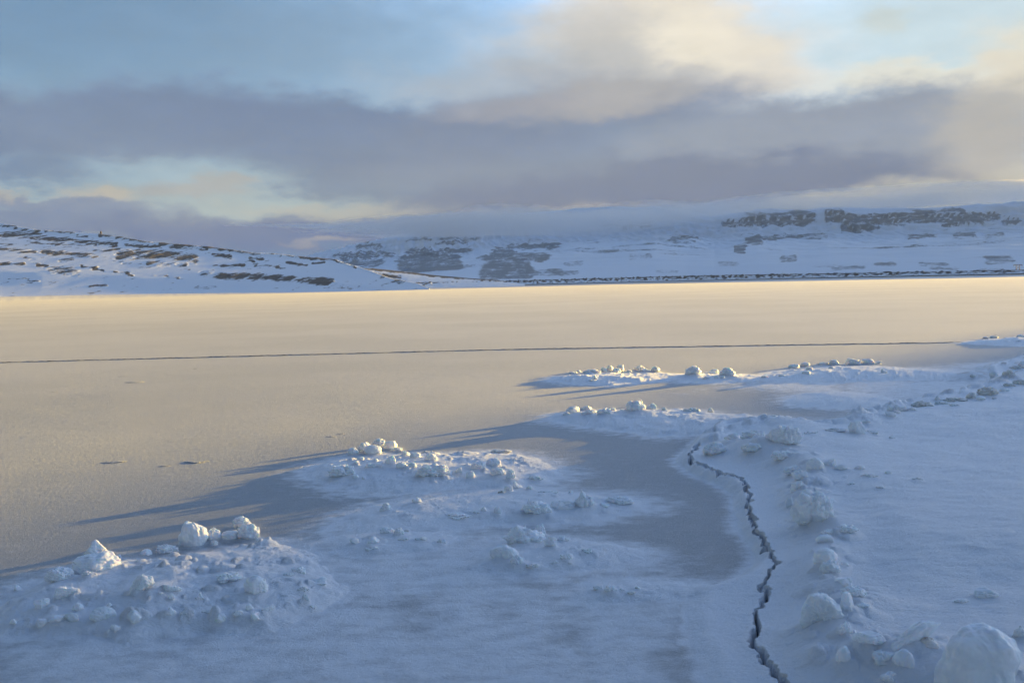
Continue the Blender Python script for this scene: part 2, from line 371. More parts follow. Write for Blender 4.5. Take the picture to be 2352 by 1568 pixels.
def hits(pp):
    z = np.zeros(len(pp)); d = np.array([ray(*p) for p in pp])
    for _ in range(8):
        t = (z - CAMH) / d[:, 2]; x = d[:, 0] * t; y = d[:, 1] * t
        z = 0.5 * z + 0.5 * np.maximum(ground(x, y)[0], -0.02)
    t = (z - CAMH) / d[:, 2]
    return d[:, 0] * t, d[:, 1] * t, z

# ------------------------------------------------------------------ materials
def new_mat(name):
    m = bpy.data.materials.new(name); m.use_nodes = True; nt = m.node_tree; nt.nodes.clear()
    out = nt.nodes.new('ShaderNodeOutputMaterial'); b = nt.nodes.new('ShaderNodeBsdfPrincipled')
    nt.links.new(b.outputs[0], out.inputs[0]); return m, nt, b
def tex_noise(nt, vec, scale, detail=4, rough=0.55):
    n = nt.nodes.new('ShaderNodeTexNoise'); n.inputs['Scale'].default_value = scale
    n.inputs['Detail'].default_value = detail; n.inputs['Roughness'].default_value = rough
    nt.links.new(vec, n.inputs['Vector']); return n
def mixrgb(nt, fac, a, b):
    n = nt.nodes.new('ShaderNodeMix'); n.data_type = 'RGBA'
    if isinstance(fac, (int, float)): n.inputs[0].default_value = fac
    else: nt.links.new(fac, n.inputs[0])
    for i, v in ((6, a), (7, b)):
        if isinstance(v, tuple): n.inputs[i].default_value = (*v, 1)
        else: nt.links.new(v, n.inputs[i])
    return n.outputs[2]
def mapr(nt, x, a, b, c=0.0, d=1.0):
    n = nt.nodes.new('ShaderNodeMapRange'); nt.links.new(x, n.inputs[0])
    for i, v in enumerate((a, b, c, d)): n.inputs[i + 1].default_value = v
    n.interpolation_type = 'SMOOTHSTEP'; return n.outputs[0]
def bump(nt, h, strength, dist, prev=None):
    n = nt.nodes.new('ShaderNodeBump'); n.inputs['Strength'].default_value = strength; n.inputs['Distance'].default_value = dist
    nt.links.new(h, n.inputs['Height'])
    if prev is not None: nt.links.new(prev, n.inputs['Normal'])
    return n.outputs[0]
def ground_mat():
    m, nt, b = new_mat('frosted ice and snow'); N = nt.nodes.new; L = nt.links.new
    g = N('ShaderNodeNewGeometry').outputs['Position']
    a = N('ShaderNodeAttribute'); a.attribute_name = 'snow'; dn = N('ShaderNodeAttribute'); dn.attribute_name = 'dirt'
    mp = N('ShaderNodeMapping'); L(g, mp.inputs[0]); mp.inputs['Scale'].default_value = (1, 1.5, 1)
    fine = tex_noise(nt, mp.outputs[0], 42, 6, 0.75)
    mid = tex_noise(nt, mp.outputs[0], 3.5, 6, 0.6)
    big = tex_noise(nt, g, 0.06, 5, 0.55)
    ad = N('ShaderNodeMath'); ad.operation = 'MULTIPLY_ADD'; L(mapr(nt, mid.outputs[0], 0.3, 0.7, -0.18, 0.18), ad.inputs[0]); ad.inputs[1].default_value = 1.0; L(a.outputs['Fac'], ad.inputs[2])
    ice = mixrgb(nt, mapr(nt, big.outputs[0], 0.35, 0.65), (0.25, 0.268, 0.29), (0.32, 0.338, 0.36))
    frost = mixrgb(nt, mapr(nt, fine.outputs[0], 0.50, 0.72), ice, (0.62, 0.63, 0.64))
    col = mixrgb(nt, mapr(nt, ad.outputs[0], 0.05, 0.95), frost, (0.84, 0.86, 0.90))
    dirty = mixrgb(nt, mapr(nt, fine.outputs[0], 0.35, 0.65), (0.30, 0.25, 0.20), (0.55, 0.50, 0.45))
    col = mixrgb(nt, dn.outputs['Fac'], col, dirty)
    L(col, b.inputs['Base Color']); b.inputs['Roughness'].default_value = 0.48
    L(mapr(nt, ad.outputs[0], 0.1, 0.8, 1.0, 0.35), b.inputs['Specular IOR Level'])
    L(mapr(nt, ad.outputs[0], 0.1, 0.8, 0.046, 0.0), b.inputs['Sheen Weight']); b.inputs['Sheen Roughness'].default_value = 0.35
    n1 = bump(nt, mid.outputs[0], 0.5, 0.03)
    n2 = bump(nt, fine.outputs[0], 1.0, 0.021, n1)
    L(n2, b.inputs['Normal']); return m
def ice_mat(name, c1, c2, dirt=None):
    m, nt, b = new_mat(name); N = nt.nodes.new; L = nt.links.new
    tc = N('ShaderNodeNewGeometry').outputs['Position']
    n = tex_noise(nt, tc, 7, 5, 0.6); f = tex_noise(nt, tc, 45, 4, 0.65)
    col = mixrgb(nt, mapr(nt, n.outputs[0], 0.35, 0.65), c1, c2)
    if dirt:
        d = tex_noise(nt, tc, 11, 6, 0.7)
        col = mixrgb(nt, mapr(nt, d.outputs[0], 0.52, 0.70), col, dirt)
    L(col, b.inputs['Base Color']); L(mapr(nt, n.outputs[0], 0.4, 0.6, 0.35, 0.7), b.inputs['Roughness'])
    b.inputs['Specular IOR Level'].default_value = 0.45
    b.inputs['Subsurface Weight'].default_value = 0.55; b.inputs['Subsurface Radius'].default_value = (0.6, 0.8, 1.0)
    b.inputs['Subsurface Scale'].default_value = 0.045
    L(bump(nt, f.outputs[0], 0.35, 0.01, bump(nt, n.outputs[0], 0.4, 0.03)), b.inputs['Normal'])
    return m
MAT_GROUND = ground_mat()
MAT_ICE = ice_mat('white frozen ice', (0.80, 0.82, 0.85), (0.88, 0.89, 0.91))
MAT_CLEAR = ice_mat('grey glassy ice', (0.70, 0.73, 0.75), (0.82, 0.84, 0.86))
MAT_DIRTY = ice_mat('dirty brownish ice', (0.66, 0.64, 0.61), (0.80, 0.79, 0.77), (0.36, 0.30, 0.25))
def dark_mat():
    m, nt, b = new_mat('dark water ice'); g = nt.nodes.new('ShaderNodeNewGeometry').outputs['Position']
    n = tex_noise(nt, g, 6, 5, 0.6)
    nt.links.new(mixrgb(nt, mapr(nt, n.outputs[0], 0.4, 0.65), (0.05, 0.06, 0.075), (0.22, 0.24, 0.26)), b.inputs['Base Color'])
    b.inputs['Roughness'].default_value = 0.5; return m
MAT_DARK = dark_mat()

# ------------------------------------------------------------------ mesh plumbing
def link(o, parent=None):
    sc.collection.objects.link(o)
    if parent: o.parent = parent
    return o
def tag(o, label=None, cat=None, group=None, kind=None):
    for k, v in (('label', label), ('category', cat), ('group', group), ('kind', kind)):
        if v: o[k] = v
    return o
def make_mesh(name, V, F, mat, smooth=True, attrs=None, normals=None):
    me = bpy.data.meshes.new(name); V = np.asarray(V, np.float32); F = np.asarray(F, np.int32)
    k = F.shape[1]
    me.vertices.add(len(V)); me.vertices.foreach_set('co', V.ravel())
    me.loops.add(F.size); me.loops.foreach_set('vertex_index', F.ravel())
    me.polygons.add(len(F)); me.polygons.foreach_set('loop_start', np.arange(0, F.size, k, dtype=np.int32))
    me.polygons.foreach_set('loop_total', np.full(len(F), k, np.int32))
    me.polygons.foreach_set('use_smooth', np.full(len(F), smooth, bool))
    me.update(calc_edges=True)
    for an, av in (attrs or {}).items():
        at_ = me.attributes.new(an, 'FLOAT', 'POINT'); at_.data.foreach_set('value', np.asarray(av, np.float32))
    if normals is not None:
        me.normals_split_custom_set_from_vertices(normals)
    me.materials.append(mat)
    return bpy.data.objects.new(name, me)
def grid_faces(nr, nc, wrap=False):
    i = np.arange(nr - 1)[:, None]; j = np.arange(nc - 1 if not wrap else nc)[None, :]
    a = i * nc + j; b = i * nc + (j + 1) % nc; c = (i + 1) * nc + (j + 1) % nc; d = (i + 1) * nc + j
    return np.stack([a, b, c, d], -1).reshape(-1, 4)
def vnormals(V, F):
    n = np.zeros_like(V); fn = np.cross(V[F[:, 2]] - V[F[:, 0]], V[F[:, 3]] - V[F[:, 1]])
    for k in range(4): 
        for c in range(3): n[:, c] += np.bincount(F[:, k], fn[:, c], len(V))
    l = np.linalg.norm(n, axis=1, keepdims=True); return n / np.maximum(l, 1e-12)

# ------------------------------------------------------------------ ground sheet
def build_ground():
    azs = np.concatenate([np.arange(-180, -60, 6), np.arange(-60, -29, 1.0), np.arange(-29, 29, 0.05), np.arange(29, 60, 1.0), np.arange(60, 180, 6)])
    inv = np.arange(1 / 6.6, 1 / 6000, -1 / (CAMH * 996) * 0.0 - 0.00040 * 0.0 - 0.000215)
    rad = np.concatenate([[0.02, 0.8, 1.6, 2.4, 3.2, 4.0, 4.7, 5.3, 5.8, 6.2], 1 / inv, [6000, 9000]])
    A, Rr = np.meshgrid(np.radians(azs), rad)
    X = Rr * np.sin(A); Y = Rr * np.cos(A)
    Z, sn, dt, lb = ground(X, Y)
    # behind the far shore the sheet dips below the land
    Z = np.where(Rr > 2500, -2.0, Z)
    V = np.stack([X, Y, Z], -1).reshape(-1, 3); F = grid_faces(len(rad), len(azs), True)[:, ::-1]
    nv = vnormals(V, F); flip = nv[:, 2] < 0
    if flip.mean() > 0.5: F = F[:, ::-1]; nv = -nv
    fl = np.max(lb.ravel()[F], axis=1) * 0
    lf = lb.ravel()[F]; fl = lf[:, 0]
    fl = np.where(fl == 2, 1, fl); fl = np.where((lf == 2).sum(1) >= 3, 2, fl)
    sn = sn.ravel(); dt = dt.ravel()
    # every open stretch of the shore crack is a piece of its own; tiny ones close up
    cf = np.where(fl == 2)[0]; comp = {}
    par = {}
    def find(a):
        while par[a] != a: par[a] = par[par[a]]; a = par[a]
        return a
    for i in cf:
        q = [int(v) for v in F[i]]
        for v in q: par.setdefault(v, v)
        for v in q[1:]: par[find(v)] = find(q[0])
    for i in cf: comp.setdefault(find(int(F[i][0])), []).append(i)
    big_ = []
    for r, li in comp.items():
        if len(li) < 60: fl[li] = 1
        else: big_.append(li)
    big_.sort(key=lambda li: np.mean(Y.ravel()[F[li, 0]]))
    for n_, li in enumerate(big_): fl[li] = 100 + n_
    for k in np.unique(fl):
        f = F[fl == k]
        if len(f) < 12: continue
        u, inv_ = np.unique(f, return_inverse=True)
        name = 'lake_ice' if k == 0 else 'snowy_shore' if k == 1 else 'shore_crack' if k >= 100 else 'snow_mound'
        o = make_mesh(name, V[u], inv_.reshape(-1, 4), MAT_DARK if k >= 100 else MAT_GROUND, True, {'snow': sn[u], 'dirt': dt[u]}, nv[u])
        link(o)
        if k == 0: tag(o, 'frost covered lake ice sheet reaching the far shore', 'ice', kind='structure')
        elif k == 1: tag(o, 'snow covered shore shelf right of the dark crack', 'shore', kind='structure')
        elif k >= 100:
            w_ = 'dark open stretch of the winding shore crack'
            tag(o, w_ + (', nearest the bottom edge' if k == 100 else ', farthest from the camera' if k == 99 + len(big_) else ', %s counting up from the bottom edge' % ORD[int(k) - 100]), 'crack', 'open stretches of the shore crack')
        else: tag(o, MOUNDS[MKEYS[int(k) - 10]][4], 'snow mound', 'snow mounds standing on the lake ice')
# ------------------------------------------------------------------ ice chunks
def ico(sub):
    t = (1 + 5 ** 0.5) / 2
    v = [(-1, t, 0), (1, t, 0), (-1, -t, 0), (1, -t, 0), (0, -1, t), (0, 1, t), (0, -1, -t), (0, 1, -t), (t, 0, -1), (t, 0, 1), (-t, 0, -1), (-t, 0, 1)]
    f = [(0, 11, 5), (0, 5, 1), (0, 1, 7), (0, 7, 10), (0, 10, 11), (1, 5, 9), (5, 11, 4), (11, 10, 2), (10, 7, 6), (7, 1, 8), (3, 9, 4), (3, 4, 2), (3, 2, 6), (3, 6, 8), (3, 8, 9), (4, 9, 5), (2, 4, 11), (6, 2, 10), (8, 6, 7), (9, 8, 1)]
    V = [np.array(p) / np.linalg.norm(p) for p in v]; F = f
    for _ in range(sub):
        cache = {}; nf = []
        def mid(a, b):
            k = (a, b) if a < b else (b, a)
            if k not in cache:
                p = V[a] + V[b]; V.append(p / np.linalg.norm(p)); cache[k] = len(V) - 1
            return cache[k]
        for a, b, c in F:
            x, y, z = mid(a, b), mid(b, c), mid(c, a); nf += [(a, x, z), (b, y, x), (c, z, y), (x, y, z)]
        F = nf
    return np.array(V), np.array(F)
ICO = {s: ico(s) for s in (3, 4, 5)}
def noise3(D, s, seed):
    return (perlin(D[:, 0] * s + seed, D[:, 1] * s, seed) + perlin(D[:, 1] * s, D[:, 2] * s + seed, seed + 1) + perlin(D[:, 2] * s - seed, D[:, 0] * s, seed + 2)) / 1.7
def lobes(D, n, k, rng, amp):
    c = rng.normal(size=(n, 3)); c[:, 2] = np.abs(c[:, 2]) * 0.7 + 0.05; c /= np.linalg.norm(c, axis=1, keepdims=True)
    dd = D @ c.T; hgt = rng.uniform(0.5, 1.0, n)
    return amp * np.max(hgt * np.sqrt(np.clip(1 - (1 - dd) * k, 0, 1)), axis=1)
def chunk_verts(style, w, h, dep, seed, sub):
    """Unit lump turned into an ice chunk of width w, height h (above ground) and depth dep."""
    rng = np.random.default_rng(seed); D, F = ICO[sub]; r = np.ones(len(D))
    if (style == 'round' and seed % 3 == 0 or style == 'knob' and seed % 3 != 1) and w < 0.5: style = 'block'
    if style in ('round', 'egg', 'knob'):
        n = 9; c = rng.normal(size=(n, 3)); c /= np.linalg.norm(c, axis=1, keepdims=True)
        pl = rng.uniform(0.68, 1.02, n); dd = np.maximum(D @ c.T, 0.05); q = pl / dd
        r = -np.log(np.sum(np.exp(-13 * q), 1) + math.exp(-13 * 1.05)) / 13
        q_ = 0.7 if style == 'egg' else 1.0
        r = r + 0.12 * noise3(D, 1.9, seed % 50) + q_ * (0.07 * noise3(D, 4.5, seed % 50 + 3) + 0.025 * noise3(D, 11, seed % 50 + 7))
    elif style in ('block', 'slab', 'spike'):
        n = 8; c = rng.normal(size=(n, 3)); c /= np.linalg.norm(c, axis=1, keepdims=True)
        pl = rng.uniform(0.50, 0.95, n); dd = np.maximum(D @ c.T, 0.05); q = pl / dd
        r = -np.log(np.sum(np.exp(-22 * q), 1) + math.exp(-22 * 1.2)) / 22
        r = r + 0.10 * noise3(D, 2.6, seed % 50) + 0.06 * noise3(D, 7, seed % 50 + 3) + 0.02 * noise3(D, 17, seed % 50 + 7)
    else:  # crumbly heaps and crusts: cauliflower of small lumps
        r = 0.62 + lobes(D, 16 if style == 'heap' else 12, 4.5, rng, 0.34) + lobes(D, 60, 22, rng, 0.12) + (0.26 if style == 'crust' else 0.18) * noise3(D, 2.3, seed % 50) + (0.16 if style == 'crust' else 0.10) * noise3(D, 5.5, seed % 50 + 2) + 0.05 * noise3(D, 14, seed % 50)
    V = D * r[:, None]
    if style in ('spike', 'horn'):
        sp = np.array([rng.uniform(-0.1, 0.45), 0, 1.0]); sp /= np.linalg.norm(sp)
        V = V + sp[None, :] * (0.9 * np.exp((D @ sp - 1) * 9))[:, None]
    a = rng.uniform(0, 6.28) if style not in ('slab',) else 0
    ca, sa = math.cos(a), math.sin(a)
    V = np.stack([V[:, 0] * ca - V[:, 1] * sa, V[:, 0] * sa + V[:, 1] * ca, V[:, 2]], -1)
    # normalise the part above ground (z > -0.35) to the wanted size
    up = V[V[:, 2] > -0.35]
    V[:, 0] -= (up[:, 0].max() + up[:, 0].min()) / 2; V[:, 0] *= w / (up[:, 0].max() - up[:, 0].min())
    V[:, 1] *= dep / (up[:, 1].max() - up[:, 1].min()); V[:, 2] = (V[:, 2] + 0.35) * h / (V[:, 2].max() + 0.35)
    return V, F
def tf(kind):
    return {3: lambda x, y: (x / 2.926, 1148.4 + y / 2.926), 4: lambda x, y: (689.1 + x / 2.7307, 976.2 + y / 2.7307),
            5: lambda x, y: (1493 + x / 2.6484, 976.2 + y / 2.6484), 6: lambda x, y: (1493 + x / 2.7377, 746.5 + y / 2.7377),
            7: lambda x, y: (861.3 + x / 2.7307, 775.2 + y / 2.7307), 8: lambda x, y: (x / 2.56, 746.5 + y / 2.56)}[kind]
MATS = {'i': MAT_ICE, 'c': MAT_CLEAR, 'd': MAT_DIRTY}
# crop, where, [ (x0, x1, ytop, ybase, style, material, label or None) ]
CH = [
 (3, 'the lower left snow mound', [
  (470, 806, 345, 482, 'round', 'i', 'broad ice dome under the pointed horn on the lower left snow mound'),
  (585, 722, 270, 372, 'spike', 'i', 'pointed sunlit ice horn standing on a broad ice dome'),
  (1200, 1406, 140, 322, 'egg', 'i', 'big smooth egg shaped ice block, its tip touched by sunlight'),
  (1385, 1490, 185, 290, 'round', 'i', 'half hidden ice lump between the egg shaped block and the crumbly tower'),
  (1600, 1750, 160, 275, 'heap', 'i', 'crumbly ice lump forming the base of the small ragged tower'),
  (1560, 1692, 110, 200, 'heap', 'i', 'ragged topmost ice lump of the small crumbly tower'),
  (1480, 1610, 205, 280, 'round', 'i', None),
  (300, 500, 445, 560, 'heap', 'i', 'large knobbly ice lump on the left shoulder of the lower left mound'),
  (370, 430, 440, 520, 'spike', 'i', None),
  (368, 530, 570, 665, 'block', 'i', None),
  (868, 1042, 495, 628, 'round', 'c', 'smooth grey ice boulder sunk in the middle of the lower left mound'),
  (1090, 1222, 560, 632, 'block', 'c', None),
  (1645, 1800, 500, 640, 'block', 'i', 'square faced upright ice block on the right part of the lower left mound'),
  (1450, 1650, 482, 560, 'crust', 'i', None),
  (488, 566, 690, 755, 'knob', 'i', None), (430, 542, 750, 825, 'block', 'c', None), (330, 440, 775, 835, 'round', 'i', None),
  (620, 775, 725, 822, 'block', 'c', None), (845, 957, 730, 808, 'block', 'c', None), (740, 812, 830, 888, 'knob', 'i', None),
  (1445, 1530, 765, 828, 'knob', 'c', None), (1110, 1185, 722, 775, 'spike', 'i', None), (1310, 1382, 615, 672, 'spike', 'i', None),
  (1650, 1702, 698, 745, 'knob', 'i', None), (1570, 1642, 740, 785, 'heap', 'i', None), (1685, 1772, 750, 806, 'block', 'i', None),
  (1755, 1846, 700, 755, 'block', 'i', None), (2030, 2082, 628, 685, 'block', 'c', None), (230, 330, 660, 735, 'round', 'i', None),
  (240, 332, 798, 852, 'round', 'i', None), (65, 125, 792, 842, 'spike', 'i', None), (98, 142, 572, 612, 'knob', 'i', None),
  (940, 1026, 328, 378, 'round', 'i', None), (1040, 1205, 290, 366, 'crust', 'i', None), (1412, 1466, 268, 314, 'knob', 'c', None),
  (712, 742, 868, 896, 'knob', 'i', None), (1062, 1100, 612, 642, 'knob', 'i', None), (1130, 1182, 625, 665, 'block', 'i', None),
  (786, 816, 364, 392, 'knob', 'i', None), (555, 650, 470, 520, 'crust', 'i', None), (1200, 1312, 738, 778, 'crust', 'c', None),
  (700, 760, 690, 728, 'spike', 'i', None), (1960, 2060, 440, 500, 'crust', 'i', None), (2060, 2200, 520, 572, 'spike', 'i', None),
  (2000, 2080, 575, 620, 'crust', 'c', None), (1900, 1975, 485, 520, 'crust', 'c', None), (1340, 1460, 730, 765, 'crust', 'c', None),
  (2065, 2130, 700, 735, 'crust', 'c', None), (590, 640, 395, 440, 'knob', 'i', None)]),
 (4, 'the sunlit oval snow mound', [
  (365, 458, 105, 170, 'round', 'i', 'sunlit ice knob at the upper left shoulder of the oval mound'),
  (455, 540, 78, 135, 'heap', 'i', 'topmost crumbly ice lump on the sunlit oval mound'),
  (520, 612, 94, 155, 'round', 'i', 'smooth dome shaped ice knob just right of the topmost crumbly lump'),
  (395, 516, 122, 188, 'round', 'i', 'big glossy ice ball in front of the topmost lumps of the oval mound'),
  (300, 370, 140, 190, 'round', 'i', None), (565, 642, 132, 168, 'crust', 'i', None),
  (533, 603, 188, 252, 'egg', 'i', 'single bright ice ball on the slope below the top knobs'), (632, 688, 160, 198, 'block', 'i', None),
  (688, 758, 170, 208, 'round', 'i', None), (780, 862, 172, 232, 'heap', 'i', 'bright bulging ice knob alone behind the long front crust'),
  (1068, 1172, 228, 288, 'block', 'i', None), (1163, 1262, 210, 274, 'block', 'i', 'chunky ice block near the right end of the oval mound'),
  (964, 1022, 262, 312, 'spike', 'c', None), (1038, 1102, 286, 338, 'round', 'i', None), (170, 350, 245, 332, 'crust', 'i', 'long lumpy ice crust along the left front of the oval mound'),
  (400, 535, 235, 278, 'crust', 'i', None), (600, 682, 232, 275, 'round', 'i', None), (676, 735, 230, 272, 'round', 'i', None),
  (715, 935, 240, 332, 'crust', 'i', 'long lumpy ice crust across the middle front of the oval mound'), (862, 912, 242, 278, 'spike', 'i', None), (878, 955, 278, 322, 'round', 'i', None),
  (1190, 1292, 262, 325, 'heap', 'i', None), (1288, 1355, 278, 348, 'heap', 'i', None), (340, 374, 228, 252, 'knob', 'i', None), (464, 487, 208, 226, 'knob', 'i', None),
  (328, 368, 308, 338, 'knob', 'i', None), (355, 402, 198, 226, 'knob', 'i', None), (490, 540, 246, 276, 'block', 'i', None), (1425, 1530, 315, 352, 'crust', 'c', None),
  (1190, 1330, 152, 178, 'crust', 'd', None), (760, 840, 160, 185, 'crust', 'd', None), (385, 412, 322, 345, 'knob', 'c', None), (920, 970, 176, 192, 'crust', 'c', None)]),
 (4, 'the flat snow spit', [
  (498, 572, 484, 542, 'round', 'c', 'lone rounded grey ice chunk at the left edge of the flat snow spit'), (700, 765, 453, 492, 'heap', 'i', None),
  (1320, 1402, 352, 408, 'spike', 'i', None), (1280, 1335, 375, 420, 'block', 'i', None), (1418, 1462, 378, 410, 'round', 'i', None), (1240, 1290, 408, 430, 'crust', 'd', None),
  (1720, 1850, 410, 535, 'heap', 'i', 'tall cauliflower shaped ice heap on the flat snow spit'), (1680, 1715, 404, 434, 'spike', 'i', None),
  (1380, 1580, 475, 565, 'heap', 'i', 'wide lumpy ice heap left of the cauliflower shaped one'), (1420, 1465, 458, 520, 'spike', 'i', None), (1215, 1262, 508, 562, 'egg', 'i', None),
  (1128, 1170, 512, 548, 'knob', 'i', None), (895, 1080, 548, 596, 'crust', 'i', None), (1575, 1725, 470, 535, 'round', 'i', None),
  (1915, 2092, 438, 500, 'crust', 'i', None), (1850, 1945, 485, 528, 'crust', 'i', None), (1080, 1130, 535, 560, 'crust', 'i', None), (1490, 1620, 405, 430, 'crust', 'c', None)]),
 (4, 'the jagged middle mound', [
  (1268, 1545, 618, 755, 'horn', 'i', 'largest crumbly jagged ice heap in the middle of the ice field'), (1395, 1425, 618, 680, 'spike', 'i', None), (1470, 1542, 614, 700, 'heap', 'i', None),
  (1530, 1615, 690, 775, 'heap', 'i', None), (1318, 1402, 812, 888, 'heap', 'i', 'knobbly ice lump at the front foot of the jagged middle mound'),
  (1190, 1375, 752, 840, 'round', 'i', 'smooth snowy hump in front of the jagged ice heap'), (1630, 1715, 800, 855, 'crust', 'i', None), (1415, 1500, 868, 905, 'crust', 'c', None),
  (1568, 1625, 852, 874, 'crust', 'c', None), (1760, 1835, 770, 812, 'crust', 'c', None), (1600, 1700, 690, 740, 'crust', 'i', None), (1665, 1712, 858, 880, 'crust', 'c', None)]),
 (4, 'the low crumb dotted snow patch', [
  (500, 592, 638, 684, 'heap', 'i', None), (588, 655, 640, 694, 'heap', 'i', None), (310, 372, 708, 750, 'knob', 'c', None), (425, 502, 698, 748, 'block', 'i', None),
  (610, 684, 702, 728, 'crust', 'c', None), (715, 802, 700, 732, 'crust', 'c', None), (858, 922, 708, 745, 'crust', 'i', None), (398, 502, 760, 792, 'crust', 'c', None), (650, 684, 654, 672, 'knob', 'd', None)]),
 (4, 'the flat snow tongue by the crack', [
  (1905, 1992, 998, 1062, 'crust', 'i', None), (2050, 2112, 1038, 1065, 'crust', 'd', None), (1838, 1910, 1005, 1035, 'crust', 'c', None), (2100, 2140, 1008, 1030, 'knob', 'c', None), (2000, 2040, 1020, 1048, 'knob', 'i', None)]),
 (7, 'the drawn out snow mound', [
  (1195, 1288, 430, 478, 'block', 'i', 'chunky ice lump at the left end of the drawn out mound'), (1285, 1372, 424, 456, 'round', 'i', None),
  (1565, 1700, 395, 470, 'heap', 'i', 'largest ice lump on the drawn out mound, rising to a horn'), (1640, 1678, 384, 430, 'spike', 'i', None), (1702, 1768, 412, 458, 'block', 'i', None),
  (1793, 1838, 436, 464, 'spike', 'c', None), (1928, 2042, 438, 472, 'crust', 'c', 'low grey ice crust alone right of the horned lump'), (2078, 2122, 438, 478, 'block', 'c', 'thin upright glassy ice plate near the right end of the drawn out mound'),
  (1436, 1512, 434, 464, 'crust', 'c', None), (1290, 1400, 446, 490, 'crust', 'i', None), (1390, 1490, 440, 496, 'crust', 'i', None), (1175, 1230, 462, 492, 'crust', 'i', None), (1520, 1580, 446, 470, 'crust', 'c', None)]),
 (6, 'the shaded end of the drawn out mound', [(590, 700, 570, 605, 'crust', 'd', None), (695, 838, 562, 605, 'crust', 'i', None), (800, 840, 564, 592, 'block', 'i', None)]),
 (7, 'the leftmost far snow mound', [
  (1515, 1562, 168, 212, 'heap', 'i', None), (1452, 1492, 172, 208, 'heap', 'i', None), (1418, 1455, 182, 218, 'round', 'i', None), (1480, 1545, 190, 228, 'heap', 'i', None),
  (1625, 1695, 170, 208, 'heap', 'i', 'bright irregular ice lump at the centre of the leftmost far mound'), (1730, 1788, 178, 216, 'heap', 'i', None), (1578, 1614, 198, 218, 'knob', 'i', None),
  (1362, 1398, 236, 266, 'spike', 'i', None), (1265, 1295, 203, 218, 'knob', 'i', None), (1335, 1390, 262, 276, 'crust', 'i', None), (1300, 1420, 195, 228, 'crust', 'i', None), (1650, 1735, 192, 216, 'crust', 'i', None), (1210, 1270, 212, 226, 'crust', 'i', None)]),
 (6, 'the middle far snow mound', [
  (218, 325, 255, 320, 'heap', 'i', 'larger left hand white knob of the small middle far mound'), (435, 540, 265, 328, 'heap', 'i', None), (380, 430, 278, 298, 'knob', 'i', None),
  (328, 374, 320, 340, 'crust', 'i', None), (402, 432, 318, 336, 'knob', 'i', None), (438, 472, 316, 338, 'knob', 'i', None), (330, 440, 288, 310, 'crust', 'i', None)]),
 (6, 'the rightmost far snow mound', [
  (1122, 1188, 218, 252, 'round', 'i', None), (1228, 1316, 207, 250, 'round', 'i', None), (1328, 1406, 210, 246, 'round', 'i', None), (1413, 1452, 226, 244, 'knob', 'i', None),
  (978, 1024, 260, 284, 'knob', 'i', None), (1118, 1164, 258, 280, 'knob', 'i', None), (1450, 1490, 272, 302, 'spike', 'i', None), (952, 1004, 288, 310, 'knob', 'i', None),
  (868, 940, 244, 272, 'round', 'i', None), (945, 1004, 232, 262, 'round', 'i', None), (806, 846, 308, 324, 'crust', 'i', None), (696, 744, 316, 332, 'crust', 'i', None), (1050, 1125, 232, 252, 'crust', 'i', None)]),
 (6, 'the farthest snow mound', [(2092, 2128, 72, 88, 'knob', 'i', None), (2132, 2188, 66, 84, 'round', 'i', None), (2306, 2362, 60, 86, 'round', 'i', None), (2295, 2345, 94, 108, 'crust', 'i', None)]),
 (6, 'the shoreline ice ridge', [
  (2055, 2195, 384, 444, 'heap', 'd', 'biggest dirty brown ice heap on the shoreline ridge'), (1985, 2050, 422, 468, 'block', 'd', None), (2050, 2108, 445, 478, 'round', 'i', None),
  (1838, 1995, 450, 484, 'crust', 'd', None), (1788, 1835, 440, 480, 'spike', 'c', None), (1785, 1885, 474, 508, 'crust', 'c', None), (1638, 1775, 470, 518, 'crust', 'd', None),
  (1488, 1618, 498, 552, 'heap', 'i', 'pale lumpy ice heap at the lower end of the dirty shoreline ridge'), (1612, 1680, 514, 548, 'round', 'i', None), (1526, 1576, 534, 562, 'knob', 'i', None), (1476, 1545, 544, 574, 'block', 'i', None),
  (2188, 2262, 394, 422, 'crust', 'i', None), (2218, 2300, 358, 394, 'crust', 'd', None), (2280, 2360, 338, 380, 'heap', 'd', None), (2148, 2184, 454, 466, 'crust', 'd', None),
  (1335, 1386, 590, 620, 'knob', 'i', None), (1252, 1348, 598, 694, 'block', 'i', 'upright white ice block right of the massive white heap'), (1498, 1548, 690, 714, 'block', 'i', None),
  (2306, 2366, 224, 264, 'round', 'i', None), (2260, 2362, 250, 282, 'crust', 'd', None), (2214, 2304, 275, 334, 'crust', 'd', None), (2130, 2194, 284, 328, 'heap', 'i', None),
  (2010, 2046, 306, 324, 'knob', 'd', None), (1100, 1250, 640, 674, 'crust', 'i', None), (960, 1060, 664, 690, 'crust', 'i', None), (1340, 1440, 655, 690, 'crust', 'i', None), (1880, 1950, 490, 515, 'crust', 'i', None)]),
 (5, 'the snow ridge beside the dark crack', [
  (700, 930, -2, 130, 'heap', 'i', 'massive white ice heap with a steep right face at the far end of the ridge'), (545, 710, 28, 98, 'heap', 'i', 'lumpy ice heap directly left of the massive white heap'),
  (452, 555, 48, 98, 'block', 'i', None), (555, 700, 106, 172, 'heap', 'c', 'greyish cream ice heap in front of the massive white heap'), (318, 470, 98, 190, 'heap', 'i', 'knobbly ice heap above the left corner of the crack'),
  (730, 890, 148, 212, 'crust', 'i', None), (948, 1060, 194, 282, 'egg', 'i', 'smooth heart shaped ice boulder jutting from the ridge'), (1055, 1130, 198, 258, 'block', 'i', None), (1120, 1205, 234, 276, 'round', 'i', None),
